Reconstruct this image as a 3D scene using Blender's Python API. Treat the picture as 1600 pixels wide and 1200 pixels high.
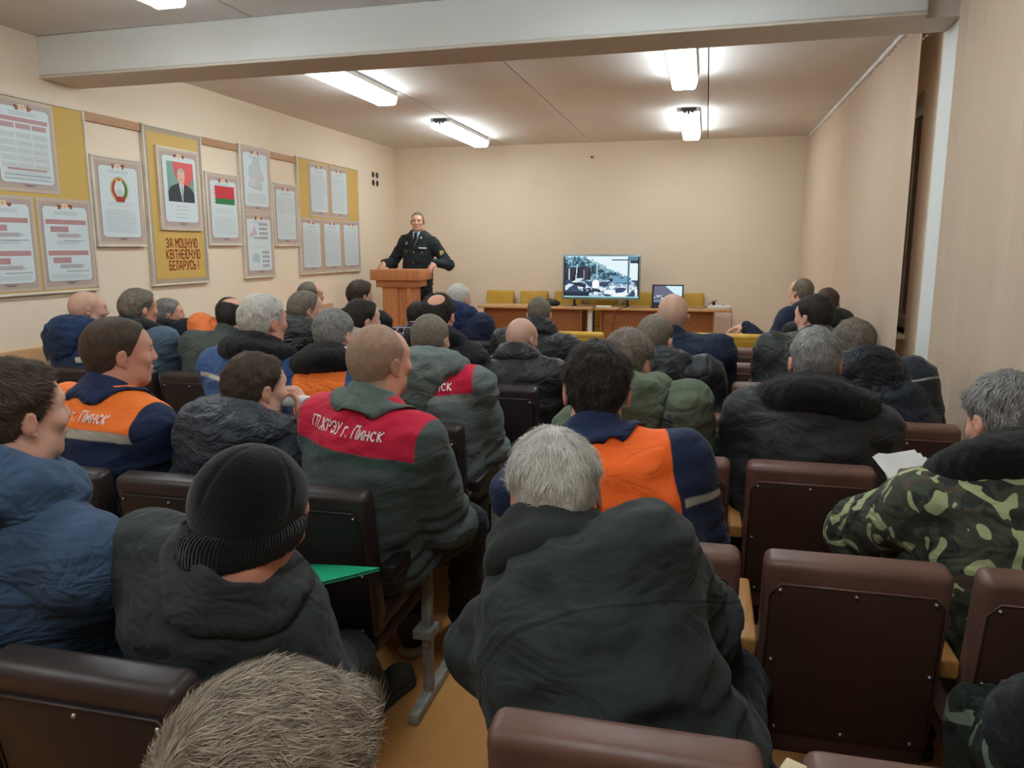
import bpy, bmesh, math, random
import numpy as np
from mathutils import Vector, Matrix
from mathutils.bvhtree import BVHTree

for o in list(bpy.data.objects): bpy.data.objects.remove(o)
scene = bpy.context.scene
COL = scene.collection
R = math.radians

# ------------------------------------------------------------------ camera, world, exposure
cd = bpy.data.cameras.new('camera'); cam = bpy.data.objects.new('camera', cd); COL.objects.link(cam)
cam.location = (0, 0, 1.48); cam.rotation_euler = (R(80.0), 0, R(13.85))
cd.sensor_width = 36; cd.sensor_fit = 'HORIZONTAL'; cd.lens = 1215/1600*36; cd.clip_start = .05
scene.camera = cam
world = bpy.data.worlds.new('world'); scene.world = world; world.use_nodes = True
world.node_tree.nodes['Background'].inputs[0].default_value = (.012, .015, .022, 1)   # night outside
world.node_tree.nodes['Background'].inputs[1].default_value = 1
scene.view_settings.view_transform = 'Standard'; scene.view_settings.look = 'None'
scene.view_settings.exposure = 0.0; scene.view_settings.gamma = 1; scene.view_settings.use_curve_mapping = False
LAMP = 19.0                                              # strength of the fluorescent diffusers
LAMPCOL = (.86, .97, 1.0)

# ------------------------------------------------------------------ room measures (metres)
XL, YB, ZC, YN = -4.14, 10.16, 2.782, -3.2
XW = 1.25                                               # outer wall behind the blinds
BX = 1.13                                               # plane of the vertical blinds

# ------------------------------------------------------------------ node and mesh helpers
def s2l(c):
    c = [v/255 for v in c]
    return tuple(v/12.92 if v <= .04045 else ((v+.055)/1.055)**2.4 for v in c)

class NT:
    def __init__(s, name):
        s.m = bpy.data.materials.new(name); s.m.use_nodes = True
        s.t = s.m.node_tree; s.b = s.t.nodes['Principled BSDF']
    def n(s, typ, **kw):
        n = s.t.nodes.new(typ)
        for k, v in kw.items(): setattr(n, k, v)
        return n
    def put(s, sock, v):
        if isinstance(v, bpy.types.NodeSocket): s.t.links.new(v, sock)
        elif v is not None:
            if sock.type == 'RGBA' and len(v) == 3: v = (*v, 1)
            sock.default_value = v
    def math(s, op, a, b=None, c=None, clamp=False):
        n = s.n('ShaderNodeMath', operation=op, use_clamp=clamp)
        s.put(n.inputs[0], a); s.put(n.inputs[1], b)
        if c is not None: s.put(n.inputs[2], c)
        return n.outputs[0]
    def mix(s, f, a, b, typ='MIX'):
        n = s.n('ShaderNodeMix', data_type='RGBA', blend_type=typ)
        s.put(n.inputs[0], f); s.put(n.inputs[6], a); s.put(n.inputs[7], b)
        return n.outputs[2]
    def attr(s, name):
        return s.n('ShaderNodeAttribute', attribute_name=name)
    def coord(s, kind='Object'):
        return s.n('ShaderNodeTexCoord').outputs[kind]
    def xyz(s, v):
        n = s.n('ShaderNodeSeparateXYZ'); s.put(n.inputs[0], v); return n.outputs
    def vec(s, v, scale=(1, 1, 1), loc=(0, 0, 0), rot=(0, 0, 0)):
        n = s.n('ShaderNodeMapping'); s.put(n.inputs[0], v)
        n.inputs['Scale'].default_value = scale; n.inputs['Location'].default_value = loc; n.inputs['Rotation'].default_value = rot
        return n.outputs[0]
    def noise(s, v, scale, detail=3, rough=.5, dist=0):
        n = s.n('ShaderNodeTexNoise'); s.put(n.inputs['Vector'], v)
        n.inputs['Scale'].default_value = scale; n.inputs['Detail'].default_value = detail
        n.inputs['Roughness'].default_value = rough; n.inputs['Distortion'].default_value = dist
        return n.outputs['Fac']
    def step(s, v, lo, hi):                              # smooth 0..1 ramp between lo and hi
        n = s.n('ShaderNodeMapRange', interpolation_type='SMOOTHSTEP')
        s.put(n.inputs[0], v); n.inputs[1].default_value = lo; n.inputs[2].default_value = hi
        return n.outputs[0]
    def bump(s, h, strength=.3, dist=.01, normal=None):
        n = s.n('ShaderNodeBump'); s.put(n.inputs['Height'], h)
        n.inputs['Strength'].default_value = strength; n.inputs['Distance'].default_value = dist
        if normal is not None: s.put(n.inputs['Normal'], normal)
        return n.outputs[0]
    def out(s, col=None, rough=None, normal=None, spec=None, metal=None, sheen=None, emit=None, estr=0):
        s.put(s.b.inputs['Base Color'], col); s.put(s.b.inputs['Roughness'], rough)
        s.put(s.b.inputs['Normal'], normal); s.put(s.b.inputs['Specular IOR Level'], spec)
        s.put(s.b.inputs['Metallic'], metal); s.put(s.b.inputs['Sheen Weight'], sheen)
        if emit is not None:
            s.put(s.b.inputs['Emission Color'], emit); s.b.inputs['Emission Strength'].default_value = estr
        return s.m

def plain(name, col, rough=.6, spec=.3, metal=0, var=.08, vs=6, bump=0, bs=60, srgb=True):
    k = NT(name); c = s2l(col) if srgb else col
    v = k.noise(k.coord(), vs, 4)
    colr = k.mix(k.step(v, .3, .7), tuple(x*(1-var) for x in c), tuple(min(1, x*(1+var)) for x in c))
    nrm = k.bump(k.noise(k.coord(), bs, 3), bump, .004) if bump else None
    return k.out(colr, rough, nrm, spec, metal)

def wood(name, c1, c2, scale=(6, 6, .8), rough=.45):
    k = NT(name)
    v = k.noise(k.vec(k.coord(), scale), 5, 6, .6, 1.2)
    col = k.mix(k.step(v, .3, .72), s2l(c1), s2l(c2))
    return k.out(col, rough, k.bump(v, .08, .003), .35)

def tag(o, label=None, cat=None, group=None, kind=None):
    if label: o['label'] = label
    if cat: o['category'] = cat
    if group: o['group'] = group
    if kind: o['kind'] = kind
    return o
def empty(name, loc, rz=0, rot=None):
    o = bpy.data.objects.new(name, None); COL.objects.link(o)
    o.location = loc; o.rotation_euler = rot or (0, 0, rz); o.empty_display_size = .1
    return o
def link(name, me, mat=None, parent=None, loc=None, rot=None):
    o = bpy.data.objects.new(name, me); COL.objects.link(o)
    if mat is not None and not me.materials: me.materials.append(mat)
    if parent is not None: o.parent = parent
    if loc is not None: o.location = loc
    if rot is not None: o.rotation_euler = rot
    return o
def copy_tree(o, parent=None):
    c = o.copy(); COL.objects.link(c); c.parent = parent
    for ch in o.children: copy_tree(ch, c)
    return c

class MB:
    """collects shapes for ONE part"""
    def __init__(s): s.v = []; s.f = []; s.c = []
    def add(s, v, f, col=None):
        b = len(s.v); s.v += [tuple(p) for p in v]; s.f += [tuple(i+b for i in q) for q in f]
        s.c += [col]*len(f); return s
    def box(s, x0, x1, y0, y1, z0, z1, M=None, col=None):
        v = [(x, y, z) for x in (x0, x1) for y in (y0, y1) for z in (z0, z1)]
        if M is not None: v = [tuple(M @ Vector(p)) for p in v]
        return s.add(v, [(0,1,3,2),(4,6,7,5),(0,4,5,1),(2,3,7,6),(0,2,6,4),(1,5,7,3)], col)
    def prism(s, poly, d, M=None, col=None):              # polygon in xz, pushed along y by d
        n = len(poly); v = [(x, 0, z) for x, z in poly] + [(x, d, z) for x, z in poly]
        if M is not None: v = [tuple(M @ Vector(p)) for p in v]
        f = [tuple(range(n)), tuple(range(2*n-1, n-1, -1))] + [(i, i+n, (i+1) % n+n, (i+1) % n) for i in range(n)]
        return s.add(v, f, col)
    def tube(s, pts, r, seg=8, caps=True):
        pts = [Vector(p) for p in pts]; n = len(pts); rs = r if isinstance(r, (list, tuple)) else [r]*n
        v = []; f = []; ref = Vector((0, 0, 1))
        for i, p in enumerate(pts):
            t = (pts[min(i+1, n-1)]-pts[max(i-1, 0)]).normalized()
            a = t.cross(ref if abs(t.z) < .95 else Vector((0, 1, 0))).normalized(); b = t.cross(a)
            for j in range(seg):
                q = 2*math.pi*j/seg; v.append(tuple(p+(a*math.cos(q)+b*math.sin(q))*rs[i]))
        for i in range(n-1):
            for j in range(seg):
                f.append((i*seg+j, i*seg+(j+1) % seg, (i+1)*seg+(j+1) % seg, (i+1)*seg+j))
        if caps: f += [tuple(range(seg-1, -1, -1)), tuple(range((n-1)*seg, n*seg))]
        return s.add(v, f)
    def mesh(s, name, smooth=False, bevel=0, seg=2, angle=30):
        me = bpy.data.meshes.new(name); me.from_pydata(s.v, [], s.f)
        bm = bmesh.new(); bm.from_mesh(me)
        bmesh.ops.recalc_face_normals(bm, faces=bm.faces)
        if bevel:
            es = [e for e in bm.edges if len(e.link_faces) == 2 and e.calc_face_angle(0) > R(angle)]
            bmesh.ops.bevel(bm, geom=es, offset=bevel, segments=seg, profile=.5, affect='EDGES', clamp_overlap=True)
        bm.to_mesh(me); bm.free()
        if smooth or bevel: me.polygons.foreach_set('use_smooth', [True]*len(me.polygons))
        if bevel:
            me.set_sharp_from_angle(angle=R(50))
        return me
    def build(s, name, mat, parent=None, loc=None, rot=None, smooth=False, bevel=0, seg=2):
        return link(name, s.mesh(name, smooth, bevel, seg), mat, parent, loc, rot)

def flat_mesh(name, quads, mat, parent=None, rot=None, loc=None):
    """flat print: list of (polygon [(x,z)...], colour rgb255, layer); drawn in the xz plane facing -y"""
    v, f, c = [], [], []
    for n_, (poly, col, lay) in enumerate(quads):
        b = len(v); v += [(x, -.0005*lay-.00009*(n_ % 5), z) for x, z in poly]; f.append(tuple(range(b, b+len(poly)))); c.append(s2l(col))
    me = bpy.data.meshes.new(name); me.from_pydata(v, [], f)
    at = me.color_attributes.new('Col', 'FLOAT_COLOR', 'CORNER')
    arr = np.ones((len(me.loops), 4), np.float32); i = 0
    for q, cc in zip(f, c): arr[i:i+len(q), :3] = cc; i += len(q)
    at.data.foreach_set('color', arr.ravel())
    # face -y
    bm = bmesh.new(); bm.from_mesh(me); bm.normal_update()
    for fa in bm.faces:
        if fa.normal.y > 0: fa.normal_flip()
    bm.to_mesh(me); bm.free()
    return link(name, me, mat, parent, loc, rot)
def rect(x0, x1, z0, z1): return [(x0, z0), (x1, z0), (x1, z1), (x0, z1)]
def disc(cx, cz, r, n=16, ry=None, a0=0, a1=360):
    ry = ry or r
    return [(cx+r*math.cos(R(a0+(a1-a0)*i/n)), cz+ry*math.sin(R(a0+(a1-a0)*i/n))) for i in range(n+(a1-a0 < 360))]

# stroke alphabet: glyph -> (width, polylines) in a cell one unit high
def arc(cx, cy, rx, ry, a0, a1, n=8): return [(cx+rx*math.cos(R(a0+(a1-a0)*i/n)), cy+ry*math.sin(R(a0+(a1-a0)*i/n))) for i in range(n+1)]
GL = {'Г': (.5, [[(0, 0), (0, 1), (.5, 1)]]), 'П': (.56, [[(0, 0), (0, 1), (.56, 1), (.56, 0)]]), 'Ж': (.84, [[(.42, 0), (.42, 1)], [(0, 1), (.42, .5), (0, 0)], [(.84, 1), (.42, .5), (.84, 0)]]),
      'Р': (.54, [[(0, 0), (0, 1), (.30, 1)]+arc(.30, .73, .24, .27, 90, -90)+[(0, .46)]]), 'Э': (.58, [arc(.24, .5, .34, .5, 140, -140, 14), [(.16, .5), (.56, .5)]]), 'У': (.58, [[(0, 1), (.30, .38)], [(.58, 1), (.24, .12), (.14, 0), (.02, 0)]]),
      'г': (.36, [[(0, 0), (0, .72), (.36, .72)]]), '.': (.06, [[(0, 0), (0, .06)]]), 'и': (.44, [[(0, .72), (0, 0), (.44, .72), (.44, 0)]]), 'н': (.44, [[(0, 0), (0, .72)], [(.44, 0), (.44, .72)], [(0, .38), (.44, .38)]]),
      'с': (.42, [arc(.24, .36, .24, .36, 50, 310, 12)]), 'к': (.42, [[(0, 0), (0, .72)], [(.40, .72), (.04, .36), (.42, 0)]]), 'З': (.5, [arc(.22, .75, .26, .25, 150, -90), arc(.22, .25, .28, .25, 90, -150)]),
      'А': (.6, [[(0, 0), (.2, 1), (.4, 1), (.6, 0)], [(.08, .34), (.52, .34)]]), 'М': (.66, [[(0, 0), (0, 1), (.33, .45), (.66, 1), (.66, 0)]]), 'О': (.56, [[(.1, 0), (0, .12), (0, .88), (.1, 1), (.46, 1), (.56, .88), (.56, .12), (.46, 0), (.1, 0)]]),
      'Ц': (.62, [[(0, 1), (0, 0), (.62, 0), (.62, -.18)], [(.52, 1), (.52, 0)]]), 'Н': (.54, [[(0, 0), (0, 1)], [(.54, 0), (.54, 1)], [(0, .5), (.54, .5)]]), 'Ю': (.82, [[(0, 0), (0, 1)], [(0, .5), (.28, .5)], [(.36, 0), (.28, .12), (.28, .88), (.36, 1), (.72, 1), (.82, .88), (.82, .12), (.72, 0), (.36, 0)]]),
      'К': (.54, [[(0, 0), (0, 1)], [(.52, 1), (.06, .5), (.54, 0)]]), 'В': (.54, [[(0, 0), (0, 1), (.42, 1), (.5, .88), (.5, .62), (.42, .52), (0, .52)], [(.42, .52), (.54, .4), (.54, .12), (.44, 0), (0, 0)]]), 'І': (.04, [[(0, 0), (0, .8)], [(0, .95), (0, 1.02)]]),
      'Т': (.54, [[(.27, 0), (.27, 1)], [(0, 1), (.54, 1)]]), 'Е': (.46, [[(.46, 1), (0, 1), (0, 0), (.46, 0)], [(0, .5), (.4, .5)]]), 'Ч': (.52, [[(0, 1), (0, .58), (.1, .46), (.52, .46)], [(.52, 1), (.52, 0)]]), 'Б': (.52, [[(.46, 1), (0, 1), (0, 0), (.42, 0), (.52, .12), (.52, .42), (.42, .54), (0, .54)]]),
      'Л': (.56, [[(0, 0), (.08, .12), (.14, 1), (.56, 1), (.56, 0)]]), 'С': (.52, [[(.52, .8), (.42, 1), (.1, 1), (0, .88), (0, .12), (.1, 0), (.42, 0), (.52, .2)]]), 'Ь': (.5, [[(0, 1), (0, 0), (.4, 0), (.5, .12), (.5, .4), (.4, .52), (0, .52)]]), '!': (.04, [[(0, .3), (0, 1)], [(0, 0), (0, .06)]])}
def text_mesh(txt, size, xs=1.0, bold=.10, spacing=.26, cut=1):
    """centred flat lettering, size = cap height in metres; every stroke a chain of short quads"""
    v, f, x = [], [], 0.0
    def seg(a, b):
        a, b = Vector(a), Vector(b); d = (b-a); L = d.length; d = d/max(L, 1e-6); n = Vector((-d.y, d.x))*bold*.5; a = a-d*bold*.45; b = b+d*bold*.45
        m = max(1, int((b-a).length*cut/.14))
        for i in range(m):
            p, q = a+(b-a)*i/m, a+(b-a)*(i+1)/m; k = len(v); v.extend([p-n, q-n, q+n, p+n]); f.append((k, k+1, k+2, k+3))
    for ch in txt:
        if ch == ' ': x += .42; continue
        w, ls = GL[ch]
        for l in ls:
            for a, b in zip(l[:-1], l[1:]): seg((a[0]+x, a[1]), (b[0]+x, b[1]))
        x += w+spacing
    x -= spacing; me = bpy.data.meshes.new('lettering'); me.from_pydata([((p.x-x/2)*size*xs, (p.y-.5)*size, .0004*((i_//4) % 5)) for i_, p in enumerate(v)], [], f)
    return me

# ------------------------------------------------------------------ materials
def wall_mat(name, c1, c2, rough=.75):
    k = NT(name); o = k.coord()
    col = k.mix(k.step(k.noise(o, 1.3, 4), .3, .7), s2l(c1), s2l(c2))
    return k.out(col, rough, k.bump(k.noise(o, 160, 3), .12, .003), .25)
M_wall = wall_mat('peach_paint', (237, 219, 196), (240, 223, 201))
M_ceil = wall_mat('ceiling_whitewash', (224, 219, 216), (229, 225, 222))
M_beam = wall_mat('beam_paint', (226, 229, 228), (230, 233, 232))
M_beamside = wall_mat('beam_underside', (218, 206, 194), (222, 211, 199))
k = NT('floor_linoleum'); o_ = k.coord()
c_ = k.mix(k.step(k.noise(k.vec(o_, (1, .5, 1)), 2.2, 5, .6), .3, .72), s2l((184, 126, 70)), s2l((204, 148, 88)))
c_ = k.mix(k.math('MULTIPLY', k.step(k.noise(o_, 9, 6, .65), .58, .75), .35), c_, s2l((128, 84, 46)))
M_floor = k.out(c_, k.math('ADD', k.math('MULTIPLY', k.noise(o_, 8), .25), .22), k.bump(k.noise(o_, 40, 3), .05, .003), .4)
M_wains = wood('wainscot_board', (196, 150, 104), (212, 168, 122), (1, .35, 4))
M_white = plain('white_plastic', (226, 226, 224), .4)
M_whitepaint = plain('window_white', (210, 210, 208), .35)
M_lampbody = plain('lamp_tray', (205, 205, 200), .45)
M_dark = plain('dark_plastic', (22, 23, 25), .45)
M_darkmetal = plain('dark_bracket', (70, 68, 66), .4)
k = NT('lamp_diffuser'); M_lamp = k.out((.9, .95, .95), .4, emit=LAMPCOL, estr=LAMP)
k = NT('night_glass'); M_glass = k.out(s2l((16, 18, 22)), .06, spec=.6)
k = NT('blind_fabric'); o_ = k.coord()
M_blind = k.out(k.mix(k.noise(k.vec(o_, (200, 200, 8)), 1, 2), s2l((228, 208, 186)), s2l((236, 217, 196))), .85, k.bump(k.noise(k.vec(o_, (240, 240, 60)), 1, 2), .1, .002), .2)
tl = k.n('ShaderNodeBsdfTranslucent'); tl.inputs[0].default_value = (*s2l((232, 206, 176)), 1)
mx = k.n('ShaderNodeMixShader'); mx.inputs[0].default_value = .3; k.t.links.new(k.b.outputs[0], mx.inputs[1]); k.t.links.new(tl.outputs[0], mx.inputs[2])
k.t.links.new(mx.outputs[0], k.t.nodes['Material Output'].inputs[0])

# ------------------------------------------------------------------ the room
def S(name, mb, m, parent=None, **kw):
    o = mb.build(name, m, parent, **kw)
    if parent is None: o['kind'] = 'structure'
    return o
floor = S('floor', MB().box(XL-.3, XW+.3, YN-.3, YB+.3, -.12, 0), M_floor)
S('wall_left', MB().box(XL-.2, XL, YN, YB, 0, ZC+.15), M_wall)
S('wall_back', MB().box(XL-.2, XW+.3, YB, YB+.2, 0, ZC+.15), M_wall)
S('wall_rear', MB().box(XL-.2, XW+.3, YN-.2, YN, 0, ZC+.15), M_wall)
# outer wall with two window openings
wy = [(5.42, 8.6), (.4, 3.2)]; z0, z1 = .93, 2.42
mb = MB(); ys = [YN, .4, 3.2, 5.42, 8.6, YB]
for a, b in zip(ys[:-1], ys[1:]):
    if (a, b) in ((.4, 3.2), (5.42, 8.6)):
        mb.box(XW, XW+.3, a, b, 0, z0).box(XW, XW+.3, a, b, z1, ZC+.15)
    else: mb.box(XW, XW+.3, a, b, 0, ZC+.15)
S('wall_right', mb, M_wall)
for i, (a, b) in enumerate(wy):
    w = empty('window_%d' % (i+1), (XW+.1, (a+b)/2, z0)); w['kind'] = 'structure'
    h = (b-a)/2; H = z1-z0; t = .055
    fr = MB().box(-.03, .03, -h, h, 0, t).box(-.03, .03, -h, h, H-t, H).box(-.03, .03, -h, -h+t, t, H-t).box(-.03, .03, h-t, h, t, H-t)
    fr.box(-.03, .03, -.04, .04, t, H-t)
    fr.build('window_frame', M_whitepaint, w, bevel=.006)
    for s in (-1, 1):
        a0, a1 = (-h+t, -.04) if s < 0 else (.04, h-t)
        sash = MB().box(-.045, -.005, a0, a1, t, t+.05).box(-.045, -.005, a0, a1, H-t-.05, H-t).box(-.045, -.005, a0, a0+.05, t, H-t).box(-.045, -.005, a1-.05, a1, t, H-t)
        so = sash.build('sash', M_whitepaint, w, bevel=.006)
        MB().box(-.028, -.02, a0+.05, a1-.05, t+.05, H-t-.05).build('pane', M_glass, so)
        MB().box(-.07, -.045, -.05*s-.012, -.05*s+.012, .5, .62).build('window_handle', M_white, so, bevel=.004)
    MB().box(-.155, .0, -h-.03, h+.03, -.035, 0).build('window_sill', M_white, w, bevel=.008)
# ceiling of long slabs with open joints
cl = empty('ceiling', (0, 0, ZC)); cl['kind'] = 'structure'
xs = [XL-.2, -2.60, -1.463, -.04, XW+.3]
for a, b in zip(xs[:-1], xs[1:]):
    MB().box(a+.004, b-.004, YN-.2, YB+.2, 0, .12).build('ceiling_slab', M_ceil, cl, bevel=.004)
MB().box(XL-.2, XW+.3, YN-.2, YB+.2, .13, .18).build('slab_deck', M_ceil, cl)
# beam and column
bm_ = empty('trim_1', (XL, 4.48, 2.53), R(-1.8)); bm_['kind'] = 'structure'; bm_['label'] = 'white ceiling beam crossing the room'
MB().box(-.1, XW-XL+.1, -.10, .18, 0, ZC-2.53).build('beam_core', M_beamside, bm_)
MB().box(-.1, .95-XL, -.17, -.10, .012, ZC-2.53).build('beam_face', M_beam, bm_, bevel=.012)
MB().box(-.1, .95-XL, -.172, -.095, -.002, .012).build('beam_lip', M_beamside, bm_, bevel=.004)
S('trim_2', MB().box(1.10, XW, 4.17, 4.50, 0, 2.535), M_beam, bevel=.006)
# wainscot board along the left wall
S('trim_3', MB().box(XL, XL+.03, YN, 8.15, .42, .85), M_wains, bevel=.004)
S('baseboard_left', MB().box(XL, XL+.02, YN, YB, 0, .08), M_wains)
S('baseboard_back', MB().box(XL, XW, YB-.02, YB, 0, .08), M_wains)
# vertical blinds
def blinds(y0, y1, zb, zt, n, label, ang, bx=BX, jit=4):
    b = empty('vertical_blind', (bx, (y0+y1)/2, zb)); tag(b, label, 'blind', 'vertical blinds over the windows')
    L = (y1-y0)/2
    MB().box(-.022, .022, -L, L, zt-zb-.035, zt-zb-.002).build('head_rail', M_white, b, bevel=.004)
    w = 2*L/n*1.22; me = None; rnd = random.Random(5)
    mb = MB(); N = 8
    v = []; f = []
    for sx in (0, 1):
        for i in range(N+1):
            t = i/N-.5
            for z in (0, zt-zb-.04):
                v.append((.013*(1-4*t*t)+.0016*sx, t*w, z))
    for sx in (0, 1):
        for i in range(N):
            a = sx*(N+1)*2+i*2; q = (a, a+1, a+3, a+2); f.append(q if sx else q[::-1])
    mb.add(v, f); me = mb.mesh('slat', smooth=True); me.materials.append(M_blind)
    for i in range(n):
        o = link('slat', me, None, b, (rnd.uniform(-.004, .004), -L+(i+.5)*2*L/n, 0), (0, 0, R(ang+rnd.uniform(-jit, jit))))
        wo = MB().box(-.006, .006, -w*.47, w*.47, .0, .03).mesh('weight') if i == 0 else wo
    return b
blinds(5.16, YB-.04, .12, ZC, 42, 'cream vertical blind on the far window, reaching the back wall', 9)
blinds(-1.0, 4.15, .12, ZC, 40, 'cream vertical blind on the near window, this side of the white column', 12, 1.10, 8)

# ------------------------------------------------------------------ fluorescent lamps
def lamp(x, y0, y1, label):
    e = empty('ceiling_lamp', (x, (y0+y1)/2, ZC)); tag(e, label, 'lamp', 'fluorescent ceiling lamps')
    L = (y1-y0)/2
    MB().box(-.10, .10, -L, L, -.04, 0).build('tray', M_lampbody, e, bevel=.005)
    d = MB(); poly = [(-.098, -.04), (-.085, -.095), (-.07, -.105), (.07, -.105), (.085, -.095), (.098, -.04)]
    d.prism(poly, 2*L-.06, Matrix.Translation((0, -L+.03, 0))); d.build('diffuser', M_lamp, e)
    for s in (-1, 1):
        ya = s*L
        MB().prism([(x_*1.03, z_*1.02) for x_, z_ in poly], .03, Matrix.Translation((0, ya-.03 if s > 0 else ya, 0))).build('end_cap', M_lamp, e)
        b = MB().box(-.07, .07, ya-.012, ya+.012, -.03, -.002).box(-.012, .012, ya-.014, ya+.014, -.062, -.02).box(-.05, -.02, ya-.014, ya+.014, -.05, -.02).box(.02, .05, ya-.014, ya+.014, -.05, -.02)
        b.build('end_bracket', M_darkmetal, e)
lamp(-2.70, 2.1, 3.69, 'lit fluorescent lamp at the top left, this side of the beam')
lamp(-.22, 2.1, 3.69, 'lit fluorescent lamp above the aisle, this side of the beam')
lamp(-2.70, -.8, .75, 'unseen lamp added on the left behind the camera to brighten the foreground')  # unseen pair added at the same row spacing, lifts the foreground light
lamp(-.22, -.8, .75, 'unseen lamp added on the right behind the camera to brighten the foreground')
lamp(-2.72, 5.0, 6.53, 'lit fluorescent lamp on the left, just beyond the beam')
lamp(-2.72, 7.93, 9.45, 'lit fluorescent lamp on the left, nearest the lectern')
lamp(-.22, 4.95, 6.45, 'lit fluorescent lamp on the right, just beyond the beam')
lamp(-.22, 7.9, 9.42, 'lit fluorescent lamp on the right, nearest the back wall')
# ------------------------------------------------------------------ notice boards on the left wall
k = NT('print'); M_print = k.out(k.attr('Col').outputs['Color'], .45, spec=.35)
M_boardframe = plain('board_frame_cream', (222, 214, 200), .5)
M_posterbg = plain('poster_border', (196, 176, 158), .5, var=.05)
k = NT('board_yellow'); o_ = k.coord()
M_yellow = k.out(k.mix(k.noise(o_, 40, 3), s2l((206, 170, 92)), s2l((216, 182, 106))), .6, k.bump(k.noise(o_, 220, 2), .1, .002), .25)
M_rail = wood('rail_wood', (176, 132, 96), (196, 152, 114), (1, 8, 8))
M_red = plain('lettering_red', (150, 40, 30), .5)

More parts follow.
